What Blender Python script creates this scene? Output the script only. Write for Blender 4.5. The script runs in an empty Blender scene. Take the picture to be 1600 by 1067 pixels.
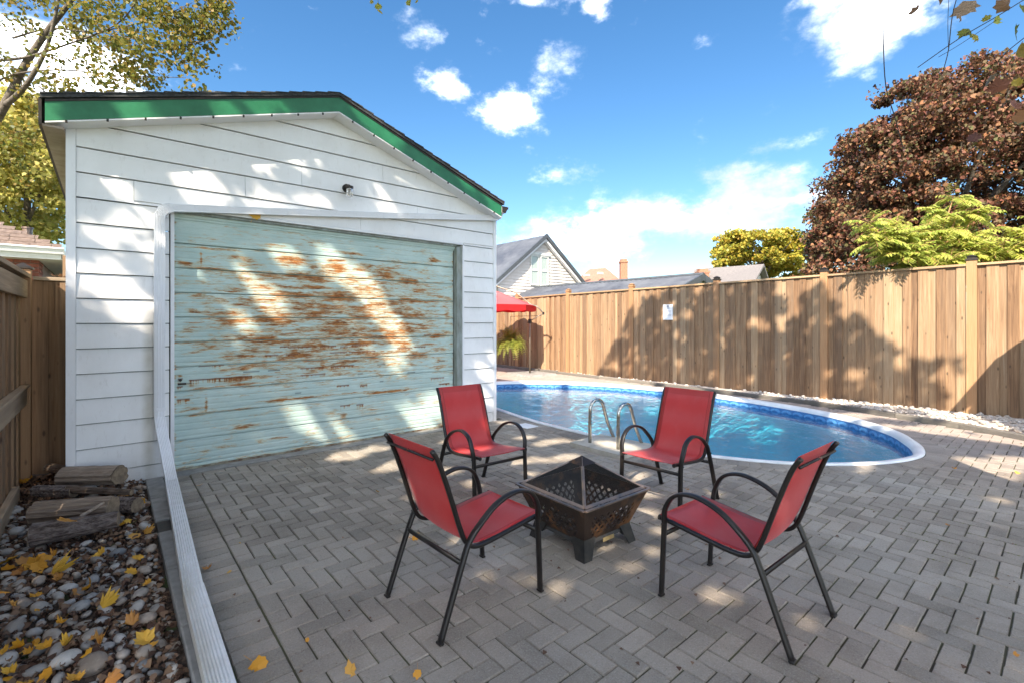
import bpy, bmesh, math, random
import numpy as np
from mathutils import Vector, Matrix
random.seed(7); rng = np.random.default_rng(11)
PI = math.pi
scene = bpy.context.scene
COL = scene.collection

# ------------------------------------------------------------------ camera
CAM = Vector((-0.51, -5.865, 1.515))
YAW = math.radians(49.7)
Rv = Vector((math.sin(YAW), -math.cos(YAW), 0)); Dv = Vector((math.cos(YAW), math.sin(YAW), 0)); Uv = Vector((0, 0, 1))
cd = bpy.data.cameras.new('camera'); cam = bpy.data.objects.new('camera', cd); COL.objects.link(cam)
cam.matrix_world = Matrix(((Rv.x, 0, -Dv.x, CAM.x), (Rv.y, 0, -Dv.y, CAM.y), (0, 1, 0, CAM.z), (0, 0, 0, 1)))
cd.sensor_width = 36; cd.lens = 745 / 1600 * 36; cd.shift_y = -30.5 / 1600; cd.clip_start = .05; cd.clip_end = 600
scene.camera = cam
# ------------------------------------------------------------------ light
SUN_EL = math.radians(40); SUN_AZ = math.radians(30)      # azimuth the light travels towards
L = np.array([math.cos(SUN_EL) * math.cos(SUN_AZ), math.cos(SUN_EL) * math.sin(SUN_AZ), -math.sin(SUN_EL)])
sd = bpy.data.lights.new('sun', 'SUN'); sun = bpy.data.objects.new('sun', sd); COL.objects.link(sun)
sd.energy = 2.0; sd.angle = math.radians(.5); sd.color = (1, .88, .72)
sun.rotation_euler = Vector(L).to_track_quat('-Z', 'Y').to_euler()
world = bpy.data.worlds.new('World'); scene.world = world; world.use_nodes = True
wn = world.node_tree.nodes; wl = world.node_tree.links; wn.clear()
wo = wn.new('ShaderNodeOutputWorld'); bg = wn.new('ShaderNodeBackground'); wl.new(bg.outputs[0], wo.inputs[0])
bg.inputs[1].default_value = .15
sky = wn.new('ShaderNodeTexSky'); sky.sky_type = 'NISHITA'; sky.sun_disc = False
sky.sun_elevation = SUN_EL; sky.sun_rotation = math.atan2(-L[0], -L[1]); sky.air_density = 1.0; sky.dust_density = .6; sky.ozone_density = 2.0
tc = wn.new('ShaderNodeTexCoord')
def wm(op, *a):
    n = wn.new('ShaderNodeMath'); n.operation = op
    for i, v in enumerate(a):
        if isinstance(v, (int, float)): n.inputs[i].default_value = v
        else: wl.new(v, n.inputs[i])
    return n.outputs[0]
def wv(op, *a):
    n = wn.new('ShaderNodeVectorMath'); n.operation = op
    for i, v in enumerate(a):
        if isinstance(v, tuple): n.inputs[i].default_value = v
        else: wl.new(v, n.inputs[i])
    return n
gen = tc.outputs['Generated']
def cloud_dir(px, py):
    return (Dv + Rv * ((px - 800) / 745) + Uv * ((503 - py) / 745)).normalized()
# cloud banks of this afternoon: direction, angular half width / height, density
banks = [(1060, 345, 250, 48, 1.0), (1190, 310, 110, 60, 1.0), (950, 375, 150, 40, .95), (1230, 225, 85, 22, .62), (790, 178, 55, 38, .95),
         (700, 135, 70, 30, .75), (765, 60, 42, 42, .62), (855, 105, 40, 28, .55), (650, 58, 60, 24, .5), (1390, 25, 110, 70, 1.0), (1330, 70, 60, 40, .7),
         (110, 95, 120, 50, .75), (40, 175, 90, 60, .8), (830, 5, 60, 14, .7), (930, 10, 25, 20, .6), (1105, 55, 28, 26, .45), (470, 10, 40, 14, .5), (1260, 0, 60, 16, .6), (870, 280, 60, 16, .5), (1155, 270, 40, 12, .5)]
dens = None
for px, py, hw, hh, st in banks:
    c = cloud_dir(px, py); e1 = c.cross(Uv).normalized(); e2 = e1.cross(c)
    sc_ = c.dot(Dv) / 745
    s = wv('SUBTRACT', gen, tuple(c))
    a = wv('DOT_PRODUCT', s.outputs[0], tuple(e1 / (hw * sc_))).outputs['Value']
    b = wv('DOT_PRODUCT', s.outputs[0], tuple(e2 / (hh * sc_))).outputs['Value']
    r = wm('ADD', wm('MULTIPLY', a, a), wm('MULTIPLY', b, b))
    f = wm('MULTIPLY', wm('POWER', 2.718, wm('MULTIPLY', r, -0.9)), st)
    front = wm('GREATER_THAN', wv('DOT_PRODUCT', gen, tuple(c)).outputs['Value'], 0)
    f = wm('MULTIPLY', f, front)
    dens = f if dens is None else wm('MAXIMUM', dens, f)
def wnoise(scale, detail, rough, vec=None, stretch=None):
    n = wn.new('ShaderNodeTexNoise'); n.inputs['Scale'].default_value = scale; n.inputs['Detail'].default_value = detail; n.inputs['Roughness'].default_value = rough
    if stretch:
        m = wn.new('ShaderNodeMapping'); m.inputs['Scale'].default_value = stretch; wl.new(gen, m.inputs[0]); wl.new(m.outputs[0], n.inputs['Vector'])
    else: wl.new(gen, n.inputs['Vector'])
    return n.outputs['Fac']
n1 = wnoise(7, 9, .62, stretch=(1, 1, 1.7)); n2 = wnoise(3.0, 6, .6, stretch=(1, 1, 2.2)); n3 = wnoise(16, 6, .6)
# cloud added outside the view, heavier than in it, to fill the shade
open_ = wn.new('ShaderNodeMapRange'); open_.interpolation_type = 'SMOOTHSTEP'; wl.new(wv('DOT_PRODUCT', gen, tuple(cloud_dir(900, 150))).outputs['Value'], open_.inputs[0])
open_.inputs[1].default_value = .35; open_.inputs[2].default_value = .75; open_.inputs[3].default_value = .37; open_.inputs[4].default_value = .62   # cover thinned towards the view only
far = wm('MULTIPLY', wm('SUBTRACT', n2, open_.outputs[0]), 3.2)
dn = wm('ADD', wm('MULTIPLY', dens, 1.15), wm('MULTIPLY', wm('SUBTRACT', n1, .5), 2.9))
dn = wm('ADD', dn, wm('MULTIPLY', wm('SUBTRACT', n3, .5), .5))
dn = wm('MAXIMUM', wm('SUBTRACT', dn, .38), wm('SUBTRACT', far, .35))
cr = wn.new('ShaderNodeMapRange'); cr.interpolation_type = 'SMOOTHSTEP'; wl.new(dn, cr.inputs[0]); cr.inputs[1].default_value = -.06; cr.inputs[2].default_value = .85
cfac = wm('MULTIPLY', wm('POWER', cr.outputs[0], 1.35), .97)
shade = wn.new('ShaderNodeMapRange'); wl.new(n3, shade.inputs[0]); shade.inputs[1].default_value = .3; shade.inputs[2].default_value = .7; shade.inputs[3].default_value = .8; shade.inputs[4].default_value = 1.05
# cloud brightness boosted towards the sun, out of view, to fill the shade
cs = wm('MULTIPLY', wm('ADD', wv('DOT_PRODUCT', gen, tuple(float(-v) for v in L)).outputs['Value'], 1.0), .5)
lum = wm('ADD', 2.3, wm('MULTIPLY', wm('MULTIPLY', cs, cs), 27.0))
n4 = wnoise(5, 7, .55, stretch=(1, 1, 2.6))
und = wn.new('ShaderNodeMapRange'); und.interpolation_type = 'SMOOTHSTEP'; wl.new(n4, und.inputs[0]); und.inputs[1].default_value = .38; und.inputs[2].default_value = .62; und.inputs[3].default_value = .36; und.inputs[4].default_value = 1.0
tint = wn.new('ShaderNodeMix'); tint.data_type = 'RGBA'; wl.new(und.outputs[0], tint.inputs['Factor']); tint.inputs[6].default_value = (.82, .93, 1.06, 1); tint.inputs[7].default_value = (1, .99, .99, 1)
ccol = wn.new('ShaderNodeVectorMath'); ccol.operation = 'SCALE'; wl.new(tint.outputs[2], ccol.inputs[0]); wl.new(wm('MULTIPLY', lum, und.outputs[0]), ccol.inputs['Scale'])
hs = wn.new('ShaderNodeHueSaturation'); hs.inputs['Saturation'].default_value = 1.26; hs.inputs['Value'].default_value = .255; hs.inputs['Hue'].default_value = .498; wl.new(sky.outputs[0], hs.inputs['Color'])
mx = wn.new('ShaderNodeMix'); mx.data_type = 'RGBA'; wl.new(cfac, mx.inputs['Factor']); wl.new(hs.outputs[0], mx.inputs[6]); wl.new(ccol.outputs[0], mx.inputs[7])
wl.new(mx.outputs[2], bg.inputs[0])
vs = scene.view_settings; vs.view_transform = 'Standard'; vs.look = 'None'; vs.exposure = 2.7; vs.gamma = 1; vs.use_curve_mapping = False
scene.render.engine = 'CYCLES'; scene.cycles.max_bounces = 12; scene.cycles.diffuse_bounces = 6; scene.cycles.transparent_max_bounces = 12

# ------------------------------------------------------------------ materials
def nm(name):
    m = bpy.data.materials.new(name); m.use_nodes = True; nt = m.node_tree; nt.nodes.clear()
    o = nt.nodes.new('ShaderNodeOutputMaterial'); b = nt.nodes.new('ShaderNodeBsdfPrincipled'); nt.links.new(b.outputs[0], o.inputs[0])
    return m, nt, b, o
def nz(nt, scale, detail=5, rough=.55, stretch=None, dist=0, local=False):
    if local: g = nt.nodes.new('ShaderNodeTexCoord').outputs['Object']
    else: g = nt.nodes.new('ShaderNodeNewGeometry').outputs['Position']
    n = nt.nodes.new('ShaderNodeTexNoise'); n.inputs['Scale'].default_value = scale; n.inputs['Detail'].default_value = detail
    n.inputs['Roughness'].default_value = rough; n.inputs['Distortion'].default_value = dist
    if stretch:
        mp = nt.nodes.new('ShaderNodeMapping'); mp.inputs['Scale'].default_value = stretch; nt.links.new(g, mp.inputs[0]); g = mp.outputs[0]
    nt.links.new(g, n.inputs['Vector']); return n.outputs['Fac']
def ramp(nt, fac, stops):
    r = nt.nodes.new('ShaderNodeValToRGB'); e = r.color_ramp.elements
    while len(e) < len(stops): e.new(.5)
    for i, (p, c) in enumerate(stops):
        e[i].position = p; e[i].color = (*c, 1) if len(c) == 3 else c
    nt.links.new(fac, r.inputs[0]); return r.outputs[0]
def mixc(nt, fac, a, b, mode='MIX'):
    x = nt.nodes.new('ShaderNodeMix'); x.data_type = 'RGBA'; x.blend_type = mode
    for i, v in ((0, fac), (6, a), (7, b)):
        if isinstance(v, (int, float)): x.inputs[i].default_value = v
        elif isinstance(v, tuple): x.inputs[i].default_value = (*v, 1) if len(v) == 3 else v
        else: nt.links.new(v, x.inputs[i])
    return x.outputs[2]
def mth(nt, op, *a):
    n = nt.nodes.new('ShaderNodeMath'); n.operation = op
    for i, v in enumerate(a):
        if isinstance(v, (int, float)): n.inputs[i].default_value = v
        else: nt.links.new(v, n.inputs[i])
    return n.outputs[0]
def bump(nt, b, h, strength=.3, dist=.01):
    u = nt.nodes.new('ShaderNodeBump'); u.inputs['Strength'].default_value = strength; u.inputs['Distance'].default_value = dist
    nt.links.new(h, u.inputs['Height']); nt.links.new(u.outputs[0], b.inputs['Normal'])
def simple(name, c1, c2=None, scale=8, rough=.5, metal=0, bs=.15, bscale=60, stretch=None, lo=.35, hi=.65, spec=.5, objrand=0, bd=.003):
    m, nt, b, o = nm(name)
    c2 = c2 or tuple(v * .8 for v in c1)
    col = ramp(nt, nz(nt, scale, 6, .6, stretch), [(lo, c1), (hi, c2)])
    if objrand:
        oi = nt.nodes.new('ShaderNodeObjectInfo')
        f = mth(nt, 'ADD', mth(nt, 'MULTIPLY', oi.outputs['Random'], objrand), 1 - objrand / 2)
        v = nt.nodes.new('ShaderNodeVectorMath'); v.operation = 'SCALE'; nt.links.new(col, v.inputs[0]); nt.links.new(f, v.inputs['Scale']); col = v.outputs[0]
    nt.links.new(col, b.inputs['Base Color']); b.inputs['Roughness'].default_value = rough; b.inputs['Metallic'].default_value = metal
    b.inputs['Specular IOR Level'].default_value = spec
    if bs: bump(nt, b, nz(nt, bscale, 4, .6, stretch), bs, bd)
    return m
M = {}
# white aluminium siding with grime
def siding_mat(name, base, dirt):
    m, nt, b, o = nm(name)
    n = nz(nt, 1.6, 7, .62, (1, 1, .6)); c = ramp(nt, n, [(.42, base), (.75, dirt)])
    n2_ = nz(nt, 30, 5, .7, (1, 1, .3)); sx_n = nt.nodes.new('ShaderNodeSeparateXYZ'); nt.links.new(nt.nodes.new('ShaderNodeNewGeometry').outputs['Position'], sx_n.inputs[0])
    stn = nt.nodes.new('ShaderNodeMapRange'); stn.interpolation_type = 'SMOOTHSTEP'; nt.links.new(mth(nt, 'ABSOLUTE', mth(nt, 'ADD', sx_n.outputs[0], .205)), stn.inputs[0]); stn.inputs[1].default_value = .075; stn.inputs[2].default_value = .0
    low = nt.nodes.new('ShaderNodeMapRange'); low.interpolation_type = 'SMOOTHSTEP'; nt.links.new(sx_n.outputs[2], low.inputs[0]); low.inputs[1].default_value = 1.9; low.inputs[2].default_value = 1.3
    c = mixc(nt, mth(nt, 'MULTIPLY', mth(nt, 'MULTIPLY', stn.outputs[0], low.outputs[0]), mth(nt, 'MULTIPLY', nz(nt, 5, 5, .6), .9)), c, (.36, .32, .22))     # tan run-off stain beside the downspout
    foot_ = nt.nodes.new('ShaderNodeMapRange'); nt.links.new(sx_n.outputs[2], foot_.inputs[0]); foot_.inputs[1].default_value = .32; foot_.inputs[2].default_value = .0
    c = mixc(nt, mth(nt, 'MULTIPLY', foot_.outputs[0], mth(nt, 'MULTIPLY', nz(nt, 14, 6, .7), .7)), c, (.33, .27, .2))     # splashed dirt along the foot
    c = mixc(nt, mth(nt, 'MULTIPLY', ramp(nt, n2_, [(.58, (0, 0, 0)), (.75, (1, 1, 1))]), .25), c, (.42, .38, .32))
    nt.links.new(c, b.inputs['Base Color']); b.inputs['Roughness'].default_value = .42
    bump(nt, b, nz(nt, 3.5, 3, .5), .12, .02); return m
M['siding'] = siding_mat('white_siding_paint', (.86, .85, .84), (.74, .72, .70))
M['trim'] = siding_mat('white_trim_paint', (.82, .82, .83), (.72, .71, .70))
M['spout'] = siding_mat('white_downspout_enamel', (.82, .82, .84), (.74, .74, .75))
M['green'] = simple('green_fascia_paint', (.010, .125, .052), (.02, .175, .075), 5, .45)
M['shingle'] = simple('charcoal_shingle', (.03, .032, .035), (.07, .07, .075), 40, .9, bs=.6)
M['soffit'] = simple('tan_soffit', (.42, .34, .28), (.3, .23, .18), 6, .7)
M['conc'] = simple('concrete', (.30, .29, .27), (.2, .19, .18), 9, .9, bs=.4)
M['padconc'] = simple('pale_worn_concrete', (.50, .46, .40), (.38, .35, .29), 7, .9, bs=.4)
M['cap_dark'] = simple('dark_tarnished_metal', (.03, .03, .03), (.06, .045, .035), 30, .5, .6)
# rusty door: painted vertex attribute carries the rust
def door_mat():
    m, nt, b, o = nm('aqua_door_paint_with_rust')
    at = nt.nodes.new('ShaderNodeAttribute'); at.attribute_name = 'Col'; sp = nt.nodes.new('ShaderNodeSeparateColor'); nt.links.new(at.outputs['Color'], sp.inputs[0])
    aqua = ramp(nt, nz(nt, 2.2, 7, .6, (1, 1, 1.5)), [(.35, (.42, .55, .51)), (.7, (.56, .67, .62))])
    fine = nz(nt, 55, 6, .7, (.25, 1, 3))
    aqua = mixc(nt, mth(nt, 'MULTIPLY', ramp(nt, fine, [(.5, (0, 0, 0)), (.72, (1, 1, 1))]), .35), aqua, (.24, .33, .30))
    rust = ramp(nt, nz(nt, 22, 7, .7, (.5, 1, 1.4)), [(.3, (.10, .03, .01)), (.5, (.32, .12, .03)), (.72, (.55, .26, .08))])
    cream = mixc(nt, nz(nt, 14, 5, .6), (.44, .36, .2), (.55, .44, .25))
    n = nz(nt, 30, 8, .75, (.35, 1, 2.2))
    nb_ = nz(nt, 7, 7, .66, (.38, 1, 2.0), dist=.3)
    r = mth(nt, 'ADD', mth(nt, 'ADD', sp.outputs[0], mth(nt, 'MULTIPLY', mth(nt, 'SUBTRACT', n, .5), 1.15)), mth(nt, 'MULTIPLY', mth(nt, 'SUBTRACT', nb_, .5), 1.6))
    rf = nt.nodes.new('ShaderNodeMapRange'); nt.links.new(r, rf.inputs[0]); rf.inputs[1].default_value = .34; rf.inputs[2].default_value = .54
    cf = nt.nodes.new('ShaderNodeMapRange'); nt.links.new(r, cf.inputs[0]); cf.inputs[1].default_value = .2; cf.inputs[2].default_value = .4
    c = mixc(nt, mth(nt, 'MULTIPLY', cf.outputs[0], .85), aqua, cream); c = mixc(nt, rf.outputs[0], c, rust)
    c = mixc(nt, sp.outputs[1], c, (.17, .05, .018)); c = mixc(nt, sp.outputs[2], c, (.03, .035, .045))
    nt.links.new(c, b.inputs['Base Color'])
    rr = nt.nodes.new('ShaderNodeMapRange'); nt.links.new(rf.outputs[0], rr.inputs[0]); rr.inputs[3].default_value = .48; rr.inputs[4].default_value = .85; nt.links.new(rr.outputs[0], b.inputs['Roughness'])
    bump(nt, b, mth(nt, 'ADD', mth(nt, 'MULTIPLY', rf.outputs[0], -.6), nz(nt, 90, 5, .7, (.2, 1, 1))), .3, .004)
    return m
M['door'] = door_mat()
M['doorframe'] = simple('grey_green_frame_paint', (.30, .34, .32), (.17, .18, .15), 12, .6, stretch=(1, 1, .3))
M['rustbar'] = simple('rusted_bottom_rail', (.12, .06, .03), (.40, .38, .28), 9, .8, bs=.4)
# pavers: tint by object or by attribute for the joined ones
def paver_mat():
    m, nt, b, o = nm('concrete_paver')
    oi = nt.nodes.new('ShaderNodeObjectInfo'); at = nt.nodes.new('ShaderNodeAttribute'); at.attribute_name = 'Col'
    sp = nt.nodes.new('ShaderNodeSeparateColor'); nt.links.new(at.outputs['Color'], sp.inputs[0])
    rnd = mth(nt, 'ADD', mth(nt, 'MULTIPLY', mth(nt, 'SUBTRACT', oi.outputs['Random'], .5), .40), mth(nt, 'MULTIPLY', sp.outputs[0], 1.15))
    big = nz(nt, .75, 5, .6)
    base = ramp(nt, big, [(.3, (.225, .185, .145)), (.48, (.335, .282, .225)), (.72, (.355, .32, .27))])
    stain = ramp(nt, nz(nt, 2.3, 6, .65, dist=.6), [(.47, (0, 0, 0)), (.7, (1, 1, 1))]); base = mixc(nt, mth(nt, 'MULTIPLY', stain, .6), base, (.16, .135, .10))
    sp1 = nz(nt, 120, 4, .85); base = mixc(nt, mth(nt, 'MULTIPLY', ramp(nt, sp1, [(.50, (0, 0, 0)), (.68, (1, 1, 1))]), .6), base, (.47, .44, .40))
    sp2 = nz(nt, 85, 4, .85); base = mixc(nt, mth(nt, 'MULTIPLY', ramp(nt, sp2, [(.55, (0, 0, 0)), (.68, (1, 1, 1))]), .6), base, (.09, .08, .065))
    sp3 = nz(nt, 38, 4, .7); base = mixc(nt, mth(nt, 'MULTIPLY', ramp(nt, sp3, [(.55, (0, 0, 0)), (.75, (1, 1, 1))]), .25), base, (.24, .235, .23))
    v = nt.nodes.new('ShaderNodeVectorMath'); v.operation = 'SCALE'; nt.links.new(base, v.inputs[0]); nt.links.new(mth(nt, 'ADD', rnd, 1.0), v.inputs['Scale'])
    warm = mixc(nt, mth(nt, 'MULTIPLY', oi.outputs['Random'], .25), v.outputs[0], (.19, .15, .13))
    # paler, pinker pavers on the far side of the pool
    g = nt.nodes.new('ShaderNodeNewGeometry'); sx = nt.nodes.new('ShaderNodeSeparateXYZ'); nt.links.new(g.outputs['Position'], sx.inputs[0])
    fx = nt.nodes.new('ShaderNodeMapRange'); nt.links.new(sx.outputs[0], fx.inputs[0]); fx.inputs[1].default_value = 5.5; fx.inputs[2].default_value = 8.5
    c = mixc(nt, mth(nt, 'MULTIPLY', fx.outputs[0], .6), warm, (.36, .29, .26))
    nt.links.new(c, b.inputs['Base Color']); b.inputs['Roughness'].default_value = .82
    bump(nt, b, mth(nt, 'ADD', sp1, mth(nt, 'MULTIPLY', nz(nt, 25, 4, .6), 1.2)), .7, .006)
    return m
M['paver'] = paver_mat()
M['jointsand'] = simple('joint_sand', (.055, .043, .034), (.10, .10, .045), 3, .95, bs=.6, bscale=150)
def wood(name, tones, grain=(14, 14, .55), rnd=.42, dark=(.05, .035, .025), knots=True, rot=0):
    m, nt, b, o = nm(name)
    oi = nt.nodes.new('ShaderNodeObjectInfo')
    g = nt.nodes.new('ShaderNodeNewGeometry').outputs['Position']
    off = nt.nodes.new('ShaderNodeVectorMath'); off.operation = 'ADD'; nt.links.new(g, off.inputs[0])
    cmb = nt.nodes.new('ShaderNodeCombineXYZ'); 
    for i in range(3): nt.links.new(mth(nt, 'MULTIPLY', oi.outputs['Random'], 37.0 + 11 * i), cmb.inputs[i])
    nt.links.new(cmb.outputs[0], off.inputs[1])
    if rot: mr = nt.nodes.new('ShaderNodeMapping'); mr.inputs['Rotation'].default_value = (0, 0, rot); nt.links.new(off.outputs[0], mr.inputs[0]); off = mr
    mp = nt.nodes.new('ShaderNodeMapping'); mp.inputs['Scale'].default_value = grain; nt.links.new(off.outputs[0], mp.inputs[0])
    n = nt.nodes.new('ShaderNodeTexNoise'); n.inputs['Scale'].default_value = 3; n.inputs['Detail'].default_value = 8; n.inputs['Roughness'].default_value = .65; n.inputs['Distortion'].default_value = .6
    nt.links.new(mp.outputs[0], n.inputs['Vector'])
    k = mth(nt, 'ADD', mth(nt, 'MULTIPLY', n.outputs['Fac'], 1.0), mth(nt, 'MULTIPLY', mth(nt, 'SUBTRACT', oi.outputs['Random'], .5), rnd))
    c = ramp(nt, k, [(.15 + .7 * i / (len(tones) - 1), t) for i, t in enumerate(tones)])
    # grey weathering in broad vertical drifts
    w = nt.nodes.new('ShaderNodeTexNoise'); w.inputs['Scale'].default_value = 1.1; w.inputs['Detail'].default_value = 6; w.inputs['Roughness'].default_value = .6
    mp2 = nt.nodes.new('ShaderNodeMapping'); mp2.inputs['Scale'].default_value = tuple(v * .25 for v in grain); nt.links.new(off.outputs[0], mp2.inputs[0]); nt.links.new(mp2.outputs[0], w.inputs['Vector'])
    c = mixc(nt, mth(nt, 'MULTIPLY', ramp(nt, w.outputs['Fac'], [(.44, (0, 0, 0)), (.66, (1, 1, 1))]), .62), c, tuple(sum(t[i] for t in tones) / len(tones) * (.62, .66, .74)[i] for i in range(3)))
    if knots:
        vo = nt.nodes.new('ShaderNodeTexVoronoi'); vo.inputs['Scale'].default_value = 1.0
        mp3 = nt.nodes.new('ShaderNodeMapping'); mp3.inputs['Scale'].default_value = (9, 9, 3.4) if grain[2] < grain[0] else (3.4, 9, 9); nt.links.new(off.outputs[0], mp3.inputs[0]); nt.links.new(mp3.outputs[0], vo.inputs['Vector'])
        kf = ramp(nt, vo.outputs['Distance'], [(.06, (1, 1, 1)), (.13, (0, 0, 0))]); c = mixc(nt, mth(nt, 'MULTIPLY', kf, .75), c, dark)
    nt.links.new(c, b.inputs['Base Color']); b.inputs['Roughness'].default_value = .75; b.inputs['Specular IOR Level'].default_value = .3
    bump(nt, b, n.outputs['Fac'], .35, .004); return m
M['fence'] = wood('cedar_fence_board', [(.10, .056, .033), (.225, .13, .07), (.345, .225, .13), (.42, .31, .20)])
M['post'] = wood('cedar_post', [(.24, .125, .06), (.38, .21, .105), (.45, .28, .15)], rnd=.2, knots=False)
M['oldfence'] = wood('old_brown_fence_board', [(.15, .085, .045), (.30, .18, .10), (.42, .28, .17)])
M['railwood'] = wood('weathered_rail', [(.2, .14, .085), (.36, .26, .17), (.46, .37, .27)], grain=(.55, 14, 14), knots=False)
M['railwood_y'] = wood('weathered_rail_along', [(.2, .13, .075), (.38, .26, .16), (.5, .37, .25)], grain=(14, .55, 14), knots=False)
M['toprail'] = wood('cedar_top_rail', [(.28, .16, .08), (.44, .28, .15), (.5, .36, .22)], grain=(14, .55, 14), knots=False)
M['tie'] = wood('grey_landscape_tie', [(.07, .065, .06), (.16, .145, .125), (.25, .22, .18)], grain=(14, .8, 14), knots=False)
M['bark'] = simple('bark', (.30, .24, .21), (.07, .045, .035), 16, .95, bs=1, bscale=25, stretch=(1, 3, 3), objrand=.5, bd=.02)
M['logend'] = simple('cut_wood_end', (.30, .22, .14), (.17, .12, .08), 30, .9)
M['splitwood'] = wood('split_firewood', [(.03, .02, .015), (.17, .115, .08), (.31, .235, .175), (.46, .37, .29)], grain=(1.5, 20, 20), knots=False, rot=math.radians(30))
M['soil'] = simple('dark_soil_litter', (.035, .024, .017), (.11, .07, .045), 26, .95, bs=1, bscale=45, bd=.02)
def stone_mat(name, tones, rnd=1.0):
    m, nt, b, o = nm(name); oi = nt.nodes.new('ShaderNodeObjectInfo'); at = nt.nodes.new('ShaderNodeAttribute'); at.attribute_name = 'Col'
    sp = nt.nodes.new('ShaderNodeSeparateColor'); nt.links.new(at.outputs['Color'], sp.inputs[0])
    k = mth(nt, 'FRACT', mth(nt, 'ADD', oi.outputs['Random'], sp.outputs[0]))
    r = ramp(nt, k, [(i / (len(tones) - 1), t) for i, t in enumerate(tones)])
    c = mixc(nt, mth(nt, 'MULTIPLY', ramp(nt, nz(nt, 22, 6, .65), [(.42, (0, 0, 0)), (.7, (1, 1, 1))]), .4), r, (.10, .085, .07))
    c = mixc(nt, mth(nt, 'MULTIPLY', ramp(nt, nz(nt, 60, 4, .7), [(.55, (0, 0, 0)), (.75, (1, 1, 1))]), .3), c, (.45, .44, .42))
    nt.links.new(c, b.inputs['Base Color']); b.inputs['Roughness'].default_value = .62; bump(nt, b, nz(nt, 70, 4, .6), .25, .003); return m
M['stone'] = stone_mat('river_stone', [(.25, .235, .22), (.40, .37, .34), (.20, .15, .11), (.52, .48, .43), (.32, .25, .19), (.17, .17, .17), (.42, .35, .28), (.28, .20, .15)])
M['wstone'] = stone_mat('pale_gravel', [(.55, .47, .4), (.68, .62, .56), (.42, .36, .31), (.62, .52, .44)])
def leaf_mat(name, tones, trans=.35, rough=.5, spec=.35):
    m, nt, b, o = nm(name); oi = nt.nodes.new('ShaderNodeObjectInfo'); at = nt.nodes.new('ShaderNodeAttribute'); at.attribute_name = 'Col'
    sp = nt.nodes.new('ShaderNodeSeparateColor'); nt.links.new(at.outputs['Color'], sp.inputs[0])
    k = mth(nt, 'FRACT', mth(nt, 'ADD', mth(nt, 'MULTIPLY', oi.outputs['Random'], .999), mth(nt, 'MULTIPLY', sp.outputs[0], .999)))
    c = ramp(nt, k, [(i / (len(tones) - 1), t) for i, t in enumerate(tones)])
    c = mixc(nt, mth(nt, 'MULTIPLY', nz(nt, 45, 4, .6), .35), c, tuple(v * .55 for v in tones[0]))
    nt.links.new(c, b.inputs['Base Color']); b.inputs['Roughness'].default_value = rough; b.inputs['Specular IOR Level'].default_value = spec
    t = nt.nodes.new('ShaderNodeBsdfTranslucent'); nt.links.new(c, t.inputs[0]); ms = nt.nodes.new('ShaderNodeMixShader'); ms.inputs[0].default_value = trans
    nt.links.new(b.outputs[0], ms.inputs[1]); nt.links.new(t.outputs[0], ms.inputs[2]); nt.links.new(ms.outputs[0], o.inputs[0]); return m
M['lf_over'] = leaf_mat('overhead_maple_leaf', [(.30, .30, .06), (.50, .40, .08), (.24, .26, .05), (.62, .44, .09)], .6)
M['lf_left'] = leaf_mat('green_gold_leaf', [(.12, .15, .03), (.26, .23, .04), (.09, .12, .025), (.36, .23, .05), (.18, .19, .035)], .5)
M['lf_far'] = leaf_mat('yellow_green_leaf', [(.58, .52, .14), (.40, .42, .09), (.72, .60, .20), (.46, .40, .09)], .45)
M['lf_purple'] = leaf_mat('copper_maple_leaf', [(.10, .045, .04), (.26, .10, .06), (.10, .08, .05), (.40, .18, .08), (.17, .13, .07), (.22, .075, .055), (.16, .16, .06), (.06, .04, .035)], .25, .6, .3)
M['lf_gold'] = leaf_mat('autumn_gold_leaf', [(.36, .36, .05), (.52, .38, .05), (.26, .32, .05), (.58, .34, .06)], .35)
M['lf_sumac'] = leaf_mat('sumac_leaflet', [(.42, .48, .08), (.66, .64, .16), (.26, .36, .06), (.74, .68, .22)], .5)
M['lf_fern'] = leaf_mat('fern_frond', [(.26, .32, .06), (.42, .42, .08), (.18, .24, .04), (.6, .55, .13)], .4)
M['lf_fall'] = leaf_mat('fallen_leaf', [(.72, .36, .03), (.62, .26, .03), (.78, .46, .06), (.66, .33, .08), (.42, .17, .05)], .15, .55)
M['litter'] = leaf_mat('dark_leaf_crumbs', [(.16, .085, .05), (.09, .045, .03), (.22, .13, .08), (.30, .18, .10)], .1, .8)
M['lf_brown'] = leaf_mat('dry_brown_leaf', [(.20, .11, .06), (.30, .18, .10), (.12, .06, .035), (.36, .26, .18)], .1, .7)
M['twig'] = simple('twig_bark', (.06, .045, .035), (.03, .022, .018), 30, .9)
M['limb'] = simple('limb_bark', (.17, .145, .115), (.08, .065, .05), 14, .95, bs=.8, bscale=30, bd=.02)
def tube_mat():
    m, nt, b, o = nm('dark_bronze_powder_coat'); b.inputs['Base Color'].default_value = (.016, .013, .012, 1); b.inputs['Roughness'].default_value = .36; b.inputs['Metallic'].default_value = .25
    bump(nt, b, nz(nt, 350, 3, .7), .25, .001); return m
M['tube'] = tube_mat()
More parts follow.
